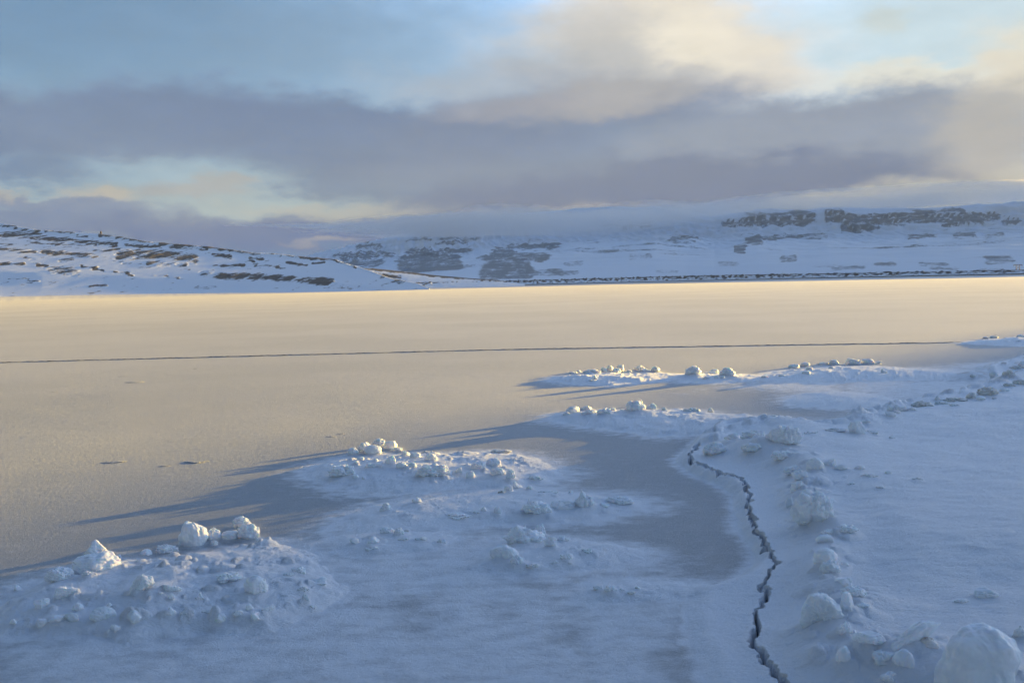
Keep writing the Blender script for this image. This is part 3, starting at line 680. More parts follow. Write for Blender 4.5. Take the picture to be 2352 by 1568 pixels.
  (1245, 1308, 240, 274, 'knob', 'i', None), (1282, 1392, 288, 324, 'crust', 'i', None), (1428, 1476, 276, 298, 'knob', 'i', None), (1590, 1660, 314, 340, 'crust', 'i', 'isolated flat ice crumb farthest out on the open snow field'),
  (800, 960, 240, 300, 'crust', 'i', None), (860, 970, 268, 340, 'heap', 'i', None), (850, 955, 330, 415, 'heap', 'i', None), (850, 1125, 395, 620, 'heap', 'i', 'broad crusty ice mass with a cracked front face, widest on the ridge'),
  (822, 880, 430, 500, 'block', 'c', None), (1035, 1145, 628, 680, 'crust', 'i', None), (1128, 1268, 600, 658, 'crust', 'i', None), (1010, 1105, 665, 720, 'block', 'i', None),
  (995, 1140, 748, 858, 'round', 'i', 'rounded ice boulder above the small icicle on the ridge'), (1035, 1165, 822, 912, 'heap', 'c', None), (1160, 1215, 828, 862, 'block', 'i', None), (1115, 1235, 925, 998, 'block', 'i', None),
  (1160, 1315, 972, 1055, 'heap', 'i', None), (1155, 1258, 1018, 1150, 'round', 'i', 'white rounded boulder leaning on the big grey glassy block'), (905, 1165, 1032, 1218, 'block', 'c', 'big grey glassy ice block beside the crack'),
  (924, 962, 1198, 1220, 'knob', 'd', None), (1130, 1226, 1345, 1452, 'egg', 'i', 'small egg shaped ice lump near the bottom edge, right of the crack'), (1348, 1486, 1368, 1468, 'crust', 'c', None),
  (1482, 1598, 1368, 1512, 'block', 'i', 'upright tooth shaped ice block between the slab and the big boulder'), (1560, 1730, 1292, 1376, 'block', 'd', 'yellowish glassy ice lump under the tilted slab'),
  (1425, 1765, 1212, 1345, 'slab', 'i', 'long tilted ice slab pointing up to the right beside the big boulder'), (1738, 2225, 1218, 1640, 'egg', 'i', 'huge smooth ice boulder cut by the lower right edge of the picture'),
  (1228, 1275, 1242, 1290, 'knob', 'i', None), (1235, 1355, 1088, 1136, 'crust', 'c', None), (1975, 2118, 985, 1056, 'round', 'i', 'low snowy hump alone on the open field above the big boulder'), (1848, 1935, 1054, 1084, 'crust', 'i', None),
  (2050, 2112, 1238, 1284, 'block', 'i', None), (2205, 2290, 1218, 1306, 'crust', 'd', None), (1400, 1530, 1500, 1580, 'crust', 'i', None), (1130, 1230, 1195, 1290, 'crust', 'i', None), (1240, 1420, 1250, 1330, 'round', 'i', None),
  (1200, 1260, 345, 365, 'crust', 'i', None), (1085, 1125, 448, 468, 'knob', 'i', None), (1370, 1430, 368, 385, 'crust', 'i', None), (1730, 1800, 1498, 1530, 'crust', 'i', None)]),
 (8, 'the bare frosted ice', [
  (600, 750, 782, 812, 'crust', 'i', None), (930, 1000, 812, 832, 'crust', 'c', None), (1075, 1225, 768, 812, 'crust', 'i', 'widest low frost tuft on the open ice left of the oval mound'), (1912, 1982, 642, 658, 'crust', 'i', None),
  (1975, 2028, 630, 642, 'crust', 'i', None), (300, 340, 385, 395, 'crust', 'i', None), (730, 850, 324, 338, 'crust', 'i', None), (695, 745, 294, 302, 'crust', 'i', None), (975, 1015, 285, 294, 'crust', 'i', None), (1135, 1160, 250, 257, 'crust', 'i', None)]),
]
ORD = ['first', 'second', 'third', 'fourth', 'fifth', 'sixth', 'seventh', 'eighth', 'ninth', 'tenth', 'eleventh', 'twelfth', 'thirteenth', 'fourteenth', 'fifteenth', 'sixteenth', 'seventeenth', 'eighteenth', 'nineteenth', 'twentieth']
ADJ = {'round': 'rounded ice lump', 'egg': 'egg shaped ice lump', 'knob': 'small ice knob', 'block': 'angular ice block', 'spike': 'pointed ice shard', 'heap': 'crumbly ice heap', 'crust': 'low jagged ice crust', 'horn': 'horned ice heap', 'slab': 'ice slab'}
COLN = {'i': 'white', 'c': 'greyish', 'd': 'brownish'}
def chunk_list():
    out = []; seed = 100
    for crop, where, items in CH:
        T = tf(crop); auto = {}
        for it in items:
            if it[6] is None: auto.setdefault((it[5], it[4]), []).append(it)
        for k in auto: auto[k].sort(key=lambda t: t[0])
        for it in items:
            x0, x1, y0, y1, style, mat, label = it; seed += 1
            if label is None:
                lst = auto[(mat, style)]; i = lst.index(it); w_ = COLN[mat] + ' ' + ADJ[style] + ' on ' + where
                label = w_ if len(lst) == 1 else '%s, %s from left' % (w_, ORD[i]) if i < len(lst) - 1 or len(lst) < 3 else w_ + ', rightmost'
            px0, py0 = T(x0, y0); px1, py1 = T(x1, y1)
            out.append(dict(px0=px0, px1=px1, py0=py0, py1=py1, style=style, mat=mat, label=label, seed=seed, crop=crop, where=where))
    return out
def build_chunks():
    L_ = chunk_list()
    hx, hy, hz = hits([((c['px0'] + c['px1']) / 2, c['py1']) for c in L_])
    for c, X, Y, Z in zip(L_, hx, hy, hz):
        dist = math.hypot(Y, CAMH - Z); w = (c['px1'] - c['px0']) / FPX * dist; h0 = (c['py1'] - c['py0']) / FPX * dist
        dep = w * {'crust': 0.7, 'slab': 0.35, 'heap': 0.75}.get(c['style'], 0.85)
        # the height seen from above includes part of the depth
        h = max(h0 - 0.30 * dep * CAMH / max(Y, 1), 0.28 * h0) * 1.02
        ry = dep * 0.42; dx, dy = X / math.hypot(X, Y), Y / math.hypot(X, Y)
        c.update(w=w, h=h, dep=dep, ox=X + dx * ry, oy=Y + dy * ry, Z=Z)
        if c['crop'] != 8: pw = c['px1'] - c['px0']; c['bk'] = (0.12 if pw > 50 else 0.36 if c['style'] == 'crust' else 0.26) * h; BANKS.append((c['ox'], c['oy'], 0.62 * w, c['bk']))
    g = ground(np.array([c['ox'] for c in L_]), np.array([c['oy'] for c in L_]))[0]
    for c, gz_ in zip(L_, g):
        bank = 0.0 if c['crop'] == 8 else c['bk']
        oz = max(min(c['Z'], gz_ - bank), c['Z'] - 0.02) - (0.06 * c['h'] if c['style'] == 'crust' else 0)
        pw = c['px1'] - c['px0']; sub = 5 if pw > 55 else 4 if pw > 24 else 3
        if c['crop'] == 8: c['h'] *= 0.2
        V, F = chunk_verts(c['style'], c['w'], c['h'], c['dep'], c['seed'], sub)
        if c['style'] == 'slab': V[:, 2] += V[:, 0] * 0.30
        tuft = c['crop'] == 8
        o = make_mesh('frost_tuft' if tuft else 'ice_chunk', V, F, MAT_GROUND if tuft else MATS[c['mat']], True)
        o.location = (c['ox'], c['oy'], oz - 0.02 * c['h'])
        if c['label'].startswith('pointed sunlit ice horn'): o.location = (c['ox'], c['oy'] - 0.02, oz)
        link(o); tag(o, c['label'], 'frost tuft' if tuft else 'ice chunk', ('frost tufts on ' if tuft else 'ice chunks on ') + c['where'])
build_chunks()
build_ground()

# ------------------------------------------------------------------ the long straight crack across the ice
def straight_crack():
    top = [(-300, 846), (0, 833), (588, 818), (1176, 803), (1800, 793), (2215, 787), (2300, 785)]
    pts = P(top); n = 700; xs = np.linspace(pts[0][0], pts[-1][0], n)
    ys = np.interp(xs, [p[0] for p in pts], [p[1] for p in pts])
    ys += 0.16 * perlin(xs * 1.1, xs * 0, 7) + 0.10 * perlin(xs * 3.5, xs * 0, 8) + 0.06 * perlin(xs * 9, xs * 0, 12)
    wid = np.interp(xs, [-30, 0, 8, 20, 24], [0.17, 0.14, 0.10, 0.05, 0.03]) * (0.55 + 1.3 * np.abs(perlin(xs * 2.2, xs * 0, 9)))
    # cross-section: near lip, trench floor, far lip; the far plate stands a little higher
    off = [-0.75, -0.5, -0.42, 0.42, 0.5, 0.8]; zz = [0.006, 0.018, 0.008, 0.008, 0.040, 0.006]
    V = []
    for k in range(6):
        V.append(np.stack([xs, ys + off[k] * wid * (1.0 if 0 < k < 5 else 1.8), np.full(n, zz[k]) * (1 if k in (0, 2, 3, 5) else 1) * (0.6 + 0.8 * np.abs(perlin(xs * 4, xs * 0 + k, 10)) if k in (1, 4) else 1)], -1))
    V = np.concatenate(V); F = grid_faces(6, n)
    o = make_mesh('ice_crack', V, F, MAT_GROUND, True, {'snow': np.zeros(len(V)), 'dirt': np.zeros(len(V))})
    o.data.materials.append(MAT_DARK)
    mi = np.zeros(len(F), np.int32); mi[(n - 1) * 1:(n - 1) * 4] = 1; mi[:(n - 1)] = 0
    o.data.polygons.foreach_set('material_index', mi)
    link(o); tag(o, 'long thin dark straight crack running across the whole lake ice', 'crack')
straight_crack()

# ------------------------------------------------------------------ far land
def land_mat(name, kmax):
    m, nt, b = new_mat(name); N = nt.nodes.new; L = nt.links.new
    a = N('ShaderNodeAttribute'); a.attribute_name = 'rock'; g = N('ShaderNodeNewGeometry').outputs['Position']
    n = tex_noise(nt, g, 0.25, 5, 0.7); n2 = tex_noise(nt, g, 0.03, 4, 0.6)
    ad = N('ShaderNodeMath'); ad.operation = 'ADD'; L(a.outputs['Fac'], ad.inputs[0]); L(mapr(nt, n.outputs[0], 0.3, 0.7, -0.35, 0.35), ad.inputs[1])
    rock = mixrgb(nt, n2.outputs[0], (0.060, 0.050, 0.045), (0.130, 0.100, 0.080))
    col = mixrgb(nt, mapr(nt, ad.outputs[0], 0.30, 0.75, 0.0, kmax), (0.80, 0.83, 0.88), rock)
    L(col, b.inputs['Base Color']); b.inputs['Roughness'].default_value = 0.85; b.inputs['Specular IOR Level'].default_value = 0.1
    bp = N('ShaderNodeBump'); L(n.outputs[0], bp.inputs['Height']); bp.inputs['Distance'].default_value = 1.2
    L(mapr(nt, ad.outputs[0], 0.1, 0.6, 0.05, 0.6), bp.inputs['Strength']); L(bp.outputs[0], b.inputs['Normal']); return m
MAT_LAND = land_mat('snow and basalt', 0.93); MAT_FAR = land_mat('snow dusted basalt', 0.66)
def curve(pts, x):
    return np.interp(x, [p[0] for p in pts], [p[1] for p in pts])
def elev_curve(px_pts):
    """Photo skyline points -> (azimuth deg, tan elevation)."""
    out = []
    for px, py in px_pts:
        a, e = azel(px, py); out.append((a, math.tan(math.radians(e))))
    return out
def land_sheet(name, az0, az1, daz, radii, func, label, cat='hill', mat=None):
    azs = np.arange(az0, az1 + daz, daz); A, R = np.meshgrid(azs, radii)
    Z, rock = func(A, R)
    X = R * np.sin(np.radians(A)); Y = R * np.cos(np.radians(A))
    V = np.stack([X, Y, Z], -1).reshape(-1, 3); F = grid_faces(len(radii), len(azs))
    o = make_mesh(name, V, F, mat or MAT_LAND, True, {'rock': rock.ravel()})
    link(o); tag(o, label, cat, kind='structure'); return o
SKY_L = elev_curve([(-700, 440), (-300, 478), (0, 514), (40, 521), (90, 529), (180, 535), (232, 538), (280, 545), (330, 555), (420, 562), (480, 567), (530, 573), (575, 580), (640, 583), (700, 590), (770, 596), (800, 607), (822, 613), (850, 622), (900, 640), (960, 651), (1000, 668)])
SKY_B = elev_curve([(560, 634), (640, 622), (733, 613), (855, 616), (930, 624), (1001, 632), (1080, 639), (1145, 643), (1200, 648)])
def SHORE(A):   # distance of the ice edge by azimuth, metres
    return np.interp(A, [-60, -27, -14.5, 0, 10, 27, 60], [440, 455, 527, 620, 640, 480, 400])
def gul(X, s, seed): return np.abs(perlin(X / s, X * 0 + 0.5, seed))
LEDGES_A = [([(0,517),(39,522)],1.6,1),([(49,525),(93,529)],1.6,1),([(12,538),(50,533),(90,534)],4,.95),([(0,541),(60,543),(122,548)],2.6,1),([(73,547),(160,551),(268,561)],3.0,1),([(103,530),(171,535)],1.4,1),([(178,543),(202,543)],1.6,.9),
 ([(230,539),(270,542),(312,550)],2.8,.95),([(317,553),(366,558)],1.5,1),([(0,559),(24,561)],1.8,.9),([(61,555),(115,559)],1.1,.9),([(110,561),(220,562)],1.1,.8),([(0,572),(80,578)],2.6,.9),([(98,578),(160,583),(225,588)],3.2,1),([(215,575),(273,573)],2.6,.7),
 ([(290,564),(366,567)],2.0,1),([(275,588),(320,584),(380,584),(445,593)],7.5,.85),([(366,559),(470,566),(574,580)],2.6,1),([(366,564),(476,574)],2,.7),([(488,585),(530,589)],2.6,1),([(342,606),(425,608)],4,.75),([(490,610),(561,611)],2,.8),
 ([(0,605),(54,606)],2,1),([(85,609),(110,610)],2,.9),([(137,597),(168,594)],3,.8),([(117,621),(176,624)],6,.6),([(188,612),(239,621)],2,.95),([(263,622),(303,632)],2,.8),([(150,630),(180,633)],3,.55),([(205,656),(244,658)],2.2,1),
 ([(466,629),(520,636),(600,636),(700,642),(765,649)],6,.92),([(635,584),(700,590),(770,597)],2.6,1),([(574,581),(630,585)],1.4,.8),([(757,594),(818,612)],1.8,.9),([(574,593),(606,597)],2.6,.9),([(574,600),(584,603)],2,.9),([(660,602),(703,609)],2.6,.9),
 ([(716,605),(745,603)],1.6,.9),([(582,610),(655,615)],1.6,.8),([(20,640),(90,646)],1.0,.6),([(260,600),(300,603)],1.4,.6),([(350,630),(420,640)],1.4,.5),([(40,590),(80,594)],1.2,.7)]
LEDGES_B = [([(690,621),(760,615),(860,618),(1003,633)],3.0,1),([(710,621),(750,631)],2.2,.9),([(855,628),(918,636)],3,.95),([(923,621),(1004,632)],2,.9),([(985,633),(1145,643)],2.6,1),([(867,635),(930,646)],1.6,.9)]
def ledge_mask(A, E, ledges, wa, we):
    """Rock ledges given as photo polylines, turned into azimuth / elevation on the slope."""
    m_ = np.zeros_like(A)
    for pts, t_, k in ledges:
        pp = [(azel(*p)[0], math.tan(math.radians(azel(*p)[1]))) for p in pts]; sc_ = 57.3
        d, _ = line_dist(A + wa, (E + we) * sc_, [(a, e * sc_) for a, e in pp])
        m_ = np.maximum(m_, k * (1 - sstep(0.5, 1.9, d / (t_ / FPX * sc_))))
    return m_
def hill_left(A, R):
    top = curve(SKY_L, A); G = 0.122; Rs = 560.0
    Rc = (G * Rs + CAMH) / (G - np.minimum(top, 0.095))
    zc = np.maximum(top * Rc + CAMH, 0.5); t = (R - Rs) / (Rc - Rs)
    X = R * np.radians(A)
    z = G * (R - Rs) * (0.55 + 0.45 * sstep(0, 0.25, t))
    bl = sstep(0.90, 1.0, t); z = z * (1 - bl) + zc * bl
    z = z + (0.9 * fbm(X / 130, R / 130, 3, 506) + 0.25 * fbm(X / 34, R / 50, 3, 507)) * sstep(0.0, 0.12, t) * (1 - 0.5 * bl)
    E = (z - CAMH) / R
    jag = fbm(X / 9, R / 60, 4, 511)
    lm = ledge_mask(A, E, LEDGES_A, 0.10 * fbm(X / 25, R / 60, 3, 512), 0.0030 * jag + 0.0014 * fbm(X / 40, R * 0, 2, 513))
    scat = sstep(0.26, 0.46, fbm(X / 7, R / 22, 4, 508) + 0.30 * fbm(X / 110, R / 90, 3, 509)) * (0.6 + 0.4 * t)
    rock = np.clip(lm * (0.92 + 1.7 * fbm(X / 8, R / 70, 4, 514)) + 0.65 * scat, 0, 1)
    z = z + lm * 0.9 * fbm(X / 10, R / 14, 4, 505)
    z = np.where(t > 1, zc - (R - Rc) * 0.10 + 0.2, z)
    z = np.where(t < 0, -0.5, np.maximum(z, 0.2 * sstep(0, 0.1, t)))
    z = np.where(top * Rc + CAMH < 0.5, -3, z)
    return z, rock
land_sheet('rocky_hill', -44, -4.5, 0.035, np.concatenate([np.linspace(540, 1600, 640), np.linspace(1610, 2600, 30)]), hill_left, 'snowy hill with dark rock ledges sloping down to the lake on the left')
def hill_point(A, R):
    top = curve(SKY_B, A); Rs = 640.0 + 0 * A
    Rc = Rs + 80
    zc = top * Rc + CAMH; t = (R - Rs) / (Rc - Rs); X = R * np.radians(A)
    rgh = fbm(X / 6, R / 16, 4, 521)
    z = zc * np.clip(sstep(-0.25, 1.0, t) * 1.06 - 0.06, 0, 1) + (0.2 * rgh + 0.3 * fbm(X / 60, R / 60, 3, 522)) * sstep(0, 0.2, t)
    lm = ledge_mask(A, (z - CAMH) / R, LEDGES_B, 0.08 * fbm(X / 25, R / 60, 3, 523), 0.0012 * fbm(X / 7, R / 60, 4, 524))
    rock = np.clip(lm * (0.95 + 0.9 * fbm(X / 6, R / 20, 4, 525)), 0, 1)
    z = np.where(t > 1, zc - (R - Rc) * 0.12, z); z = np.where(zc < 0.8, -3, z); z = np.where(t < 0, -0.5, z)
    return z, rock
land_sheet('rocky_point', -16.5, 0.8, 0.03, np.linspace(430, 1100, 260), hill_point, 'low rocky snow covered point reaching out behind the embankment')

SKY_M = elev_curve([(200, 760), (400, 700), (520, 655), (620, 612), (700, 590), (760, 574), (830, 556), (900, 540), (1000, 520), (1100, 500), (1300, 478), (1500, 470), (1640, 492), (1700, 484), (1740, 478), (1850, 480), (1900, 474), (2000, 478), (2180, 474), (2210, 470), (2352, 462)])
FACES = [(1700,1870,486,520,1),(1655,1720,505,521,.8),(1893,1938,482,516,1),(1922,2180,489,517,1),(1932,2012,515,536,1),(1975,2025,519,534,.9),(2160,2218,480,522,1),(2200,2300,486,513,1),(2302,2345,501,513,.9),
 (1712,1752,545,565,1),(1686,1716,565,581,.9),(1752,1905,540,552,.8),(2082,2155,537,549,.8),(2185,2245,541,552,.7),(2255,2315,539,550,.7),(1385,1505,511,523,.7),(1165,1295,561,573,1),(1128,1182,571,593,.9),(1538,1605,545,560,.7),
 (930,1085,571,586,1),(913,1062,587,624,1),(1100,1265,584,601,.95),(1098,1232,601,642,1),(1180,1295,619,633,.8),(768,905,579,593,.9),(772,885,597,613,.9),(818,882,562,571,.8),(1000,1078,555,563,.8),(1010,1112,544,553,.7),(930,992,544,553,.7),
 (1440,1500,585,596,.5),(1300,1345,600,610,.5),(1790,1832,589,600,.8),(1650,1700,600,611,.5),(2010,2060,602,612,.6),(2110,2180,600,611,.7),(2260,2330,592,604,.7),(2240,2300,614,626,.8),(2130,2200,611,622,.6),(1905,1990,612,621,.6),(1500,1560,618,627,.5),(1280,1330,624,633,.6)]
def face_mask(A, E, wa, we):
    m_ = np.zeros_like(A)
    for x0, x1, y0, y1, k in FACES:
        a0, _ = azel(x0, (y0 + y1) / 2); a1, _ = azel(x1, (y0 + y1) / 2); xm = (x0 + x1) / 2
        e0 = math.tan(math.radians(azel(xm, y1)[1])); e1 = math.tan(math.radians(azel(xm, y0)[1]))
        s_ = math.tan(ROLL) * 0.35
        u = np.abs(A + wa - (a0 + a1) / 2) / ((a1 - a0) / 2); v = np.abs(E + we - (e0 + e1) / 2) / ((e1 - e0) / 2)
        m_ = np.maximum(m_, k * (1 - sstep(0.72, 1.12, np.maximum(u, 0.0) ** 2 * 0.9 + v ** 2 * 0.35)) * (1 - sstep(0.85, 1.15, v)))
    return m_
def mountain(A, R):
    top = curve(SKY_M + [(34, 0.072), (35.6, 0.069), (37.5, 0.062), (39.4, 0.057), (41, 0.055), (42.5, 0.053), (44, 0.046), (47, 0.040), (49, 0.030), (55, 0.020)], A)
    R0 = SHORE(A) + 190
    R1 = np.interp(A, [-20, -8, 0, 12, 27, 55], [5200, 5200, 4700, 3700, 3500, 3300])
    zc = top * R1 + CAMH
    X = R * np.radians(A)
    but = 1 - 2 * np.abs(perlin(X / 900 + 0.37, R / 6000, 601)) - 0.5 * np.abs(perlin(X / 260, R / 4000, 602))
    t = (R - R0) / (R1 - R0) - 0.060 * but * sstep(0.25, 0.6, (R - R0) / (R1 - R0))
    t0 = t
    base = np.interp(t, [0, 0.05, 0.12, 0.20, 0.35, 0.55, 0.70, 0.79, 0.797, 0.81, 0.825, 0.832, 0.85, 0.857, 0.87, 1.0, 1.2], [0, 0.19, 0.35, 0.41, 0.46, 0.52, 0.59, 0.66, 0.72, 0.745, 0.76, 0.82, 0.84, 0.91, 0.935, 1.0, 1.03])
    z = (zc * base) * np.clip(R / R1, 0, 1.0) + 3 * (1 - np.clip(R / R1, 0, 1))
    # foothill terraces with small outcrops
    w = 0.8 * fbm(X / 420, R / 500, 4, 603); Nn = 13.0; u = t * Nn + w; fr = u - np.floor(u)
    mk = sstep(0.0, 0.30, fbm(X / 240 + np.floor(u) * 2.3, np.floor(u) * 7.7, 3, 604)) * (1 - sstep(0.92, 1.0, t))
    z = z + zc / Nn * 0.4 * mk * sstep(0.04, 0.25, t) * (sstep(0.75, 0.95, fr) - fr)
    rk1 = mk * np.exp(-((fr - 0.86) / 0.10) ** 2) * 0.9
    # left massif: stacked lava bands
    left = 1 - sstep(-2.0, 4.0, A + 2 * fbm(X / 300, R / 900, 3, 615))
    ub = z / 13.0 + 0.15 * fbm(X / 200, R / 300, 3, 605); fb = ub - np.floor(ub)
    nose = sstep(-0.25, 0.15, but + 0.45 * fbm(X / 240, R / 500, 3, 606) - 0.18)
    rk2 = sstep(0.42, 0.55, fb) * (1 - sstep(0.86, 0.97, fb)) * left * nose * sstep(0.28, 0.42, t)
    # right massif: one thick cliff band under the plateau, talus below
    cl = np.exp(-((t - 0.825 - 0.012 * perlin(X / 120, X * 0, 620)) / 0.048) ** 6) * (1 - left); low = np.exp(-((t - 0.56 - 0.03 * fbm(X / 300, X * 0, 3, 610)) / 0.022) ** 4) * sstep(0.05, 0.3, fbm(X / 350, X * 0 + 9, 2, 611)) * (1 - left)
    gl = fbm(X / 26, R / 260, 4, 607)
    edge = fbm(X / 55, R / 90, 4, 608)
    strat = 0.5 + 0.5 * np.sin(z / 3.4 + 1.2 * fbm(X / 160, R / 300, 2, 612))
    rock = np.clip(cl * (0.62 + 0.55 * edge + 0.45 * fbm(X / 14, R / 60, 3, 621) + 0.22 * strat) + low * (0.42 + 0.9 * edge) + rk1 * (0.55 + 1.0 * fbm(X / 30, R / 50, 4, 609)) + rk2 * (0.72 + 0.7 * edge + 0.15 * strat), 0, 1)
    E = (z - CAMH) / R
    fm = face_mask(A, E, 0.35 * fbm(X / 60, R / 200, 4, 630), 0.0035 * fbm(X / 45, R / 150, 4, 631))
    bands = 0.5 + 0.5 * np.sin(E * 2300 + 2.0 * fbm(X / 200, R / 900, 3, 632))
    rock = np.clip(fm * (0.80 + (0.10 + 0.22 * sstep(0.3, 0.5, t)) * (bands - 0.5) * 2 + 0.75 * fbm(X / 13, R / 90, 4, 633)) + rk1 * 0.62 * (0.9 + 1.2 * fbm(X / 30, R / 50, 4, 609)) * (1 - sstep(0.35, 0.6, t)), 0, 1)
    faint = sstep(0.16, 0.42, fbm(X / 150, z / 7.0 + R / 900, 4, 640) + 0.25 * fbm(X / 500, R / 900, 3, 641)) * sstep(0.12, 0.4, t) * (1 - sstep(0.9, 0.98, t))
    rock = np.clip(rock + 0.50 * faint * (0.7 + 0.9 * fbm(X / 16, R / 90, 3, 642)), 0, 1)
    z = z + 5.0 * fbm(X / 95, R / 75, 4, 645) * sstep(0.015, 0.15, t) * (1 - sstep(0.5, 0.7, t))
    z = z + 2.5 * fm * (bands > 0.5) * sstep(0.3, 0.5, t)
    tal = sstep(0.50, 0.68, t) * (1 - sstep(0.80, 0.86, t))
    z = z + 13 * tal * fbm(X / 22 + 0.004 * R, R / 500, 4, 634) 
    z = z + (7 * gl * sstep(0.5, 0.8, t) * (1 - sstep(0.9, 1, t)) + 13 * fbm(X / 190, R / 300, 4, 613) + 3.5 * fbm(X / 32, R / 90, 4, 614)) * sstep(0.02, 0.5, t)
    z = np.where(t > 1.2, z - (t - 1.2) * 60, z)
    z = np.where(t0 < 0, 0.2 + 0.0 * z, np.maximum(z, 0.3))
    return z, rock
land_sheet('snowy_mountains', -20, 55, 0.055, np.concatenate([np.linspace(640, 2200, 190), np.linspace(2210, 5200, 330), np.linspace(5220, 5450, 5)]), mountain, 'snow covered mountains with basalt cliff bands fading into low cloud', 'mountains', MAT_FAR)

# shore strip of heaved shore ice and the riprap embankment in front of the mountains
def shore_strip():
    azs = np.arange(-60, 60, 0.1); n = len(azs); rows = [-1, 6, 25, 60, 110, 200]; zz = [-0.02, 0.06, 0.2, 0.9, 1.6, 2.2]
    V = []
    for r, z in zip(rows, zz):
        R = SHORE(azs) + r + (0 if r > 80 else 3 * fbm(azs * 1.5, azs * 0, 4, 701)); 
        V.append(np.stack([R * np.sin(np.radians(azs)), R * np.cos(np.radians(azs)), np.full(n, z) + 0.10 * (z > 0.1) * fbm(azs * 3, azs * 0 + r, 4, 702)], -1))
    o = make_mesh('far_shore', np.concatenate(V), grid_faces(len(rows), n), MAT_GROUND, True, {'snow': np.full(n * len(rows), 0.2), 'dirt': np.zeros(n * len(rows))})
    link(o); tag(o, 'smooth bluish snow strip along the far edge of the lake', 'shore', kind='structure')
shore_strip()
def embankment():
    pt = [(671, 655.5), (760, 652.5), (900, 650), (1145, 645), (1300, 641), (1608, 632.5), (2000, 626), (2352, 619.5), (2600, 615), (2900, 611)]
    ec = elev_curve(pt); a0, a1 = ec[0][0], ec[-1][0]; n = 1500; azs = np.linspace(a0, a1, n)
    Rb = SHORE(azs) + 62; th = curve(ec, azs); Rt = Rb + 14
    ztop = th * Rt + CAMH; X = Rb * np.radians(azs); rows = 9; V = []; rock = []
    for k in range(rows):
        s = k / (rows - 2) if k < rows - 1 else 1.0
        R = Rb + 14 * s if k < rows - 1 else Rt + 12
        zb = 1.4
        z = zb + (ztop - zb) * s if k < rows - 1 else ztop - 3
        ng = domes(X + 0 * s, np.full(n, 100.0 + 14 * s), 1.9, 0.9, 0.4, 1.0, 710, 0.8)
        V.append(np.stack([R * np.sin(np.radians(azs)), R * np.cos(np.radians(azs)), z + ng * 0.8 * (k > 0)], -1))
        rock.append(np.clip(0.15 + 0.75 * s + 0.9 * perlin(X / 2.2, np.full(n, s * 5.0), 711), 0, 1) if k else np.zeros(n))
    o = make_mesh('rock_embankment', np.concatenate(V), grid_faces(rows, n), MAT_LAND, False, {'rock': np.concatenate(rock)})
    link(o); tag(o, 'long dark riprap embankment half covered in snow along the far shore', 'embankment')
embankment()

# H-frame power pole on the far shore, right edge
def wood_mat():
    m, nt, b = new_mat('weathered wood'); g = nt.nodes.new('ShaderNodeNewGeometry').outputs['Position']
    n = tex_noise(nt, g, 3, 4); nt.links.new(mixrgb(nt, n.outputs[0], (0.12, 0.09, 0.07), (0.24, 0.19, 0.15)), b.inputs['Base Color']); b.inputs['Roughness'].default_value = 0.8; return m
MAT_WOOD = wood_mat()
def tube(p, q, r, name, parent, mat, n=10, r2=None):
    p = Vector(p); q = Vector(q); d = (q - p).normalized(); a = d.orthogonal().normalized(); b = d.cross(a); V = []
    for c, rr in ((p, r), (q, r2 or r)):
        for i in range(n):
            t = 2 * math.pi * i / n; V.append(c + a * math.cos(t) * rr + b * math.sin(t) * rr)
    F = [(i, (i + 1) % n, n + (i + 1) % n, n + i) for i in range(n)]
    me = bpy.data.meshes.new(name); me.from_pydata([tuple(v) for v in V], [], F + [tuple(range(n))[::-1], tuple(range(n, 2 * n))]); me.materials.append(mat)
    o = bpy.data.objects.new(name, me); return link(o, parent)
def pylon():
    a, e = azel(2338, 621); R = float(SHORE(np.array([a]))[0]) + 92
    z0 = math.tan(math.radians(e)) * R + CAMH - 0.5
    x, y = R * math.sin(math.radians(a)), R * math.cos(math.radians(a)); k = R / FPX
    root = bpy.data.objects.new('power_pole', None); link(root); root.location = (x, y, z0); root.rotation_euler = (0, 0, -math.radians(a))
    tag(root, 'wooden double legged power pole with a crossbar behind the embankment', 'power pole')
    hh = 14.2 * k; s = 3.3 * k
    for sx in (-1, 1): tube((sx * s, 0, -0.8), (sx * s, 0, hh), 0.17, 'leg', root, MAT_WOOD, r2=0.12)
    tube((-8.2 * k, 0.25, hh - 0.2), (8.2 * k, 0.25, hh - 0.2), 0.13, 'crossbar', root, MAT_WOOD)
    tube((-s, 0.2, hh * 0.25), (s, 0.2, hh * 0.78), 0.07, 'brace', root, MAT_WOOD)
    tube((-s, -0.2, hh * 0.78), (s, -0.2, hh * 0.25), 0.07, 'brace', root, MAT_WOOD)
    for sx in (-1, 0, 1): tube((sx * 7.4 * k, 0.25, hh - 0.2), (sx * 7.4 * k, 0.25, hh - 1.0), 0.09, 'insulator', root, MAT_WOOD)
pylon()
# stone cairn on the crest of the left hill
def cairn():
    a, e = azel(232, 537); tt_ = float(np.interp(a, [c[0] for c in SKY_L], [c[1] for c in SKY_L])); R = (0.122 * 560 + CAMH) / (0.122 - tt_) - 2
    z = math.tan(math.radians(e)) * R + CAMH
    V, F = chunk_verts('block', 1.9, 3.2, 1.9, 7, 3)
    o = make_mesh('stone_cairn', V, F, MAT_WOOD, False); o.location = (R * math.sin(math.radians(a)), R * math.cos(math.radians(a)), z - 0.4)
    link(o); tag(o, 'tiny dark stone cairn on the skyline of the left hill', 'cairn')
cairn()

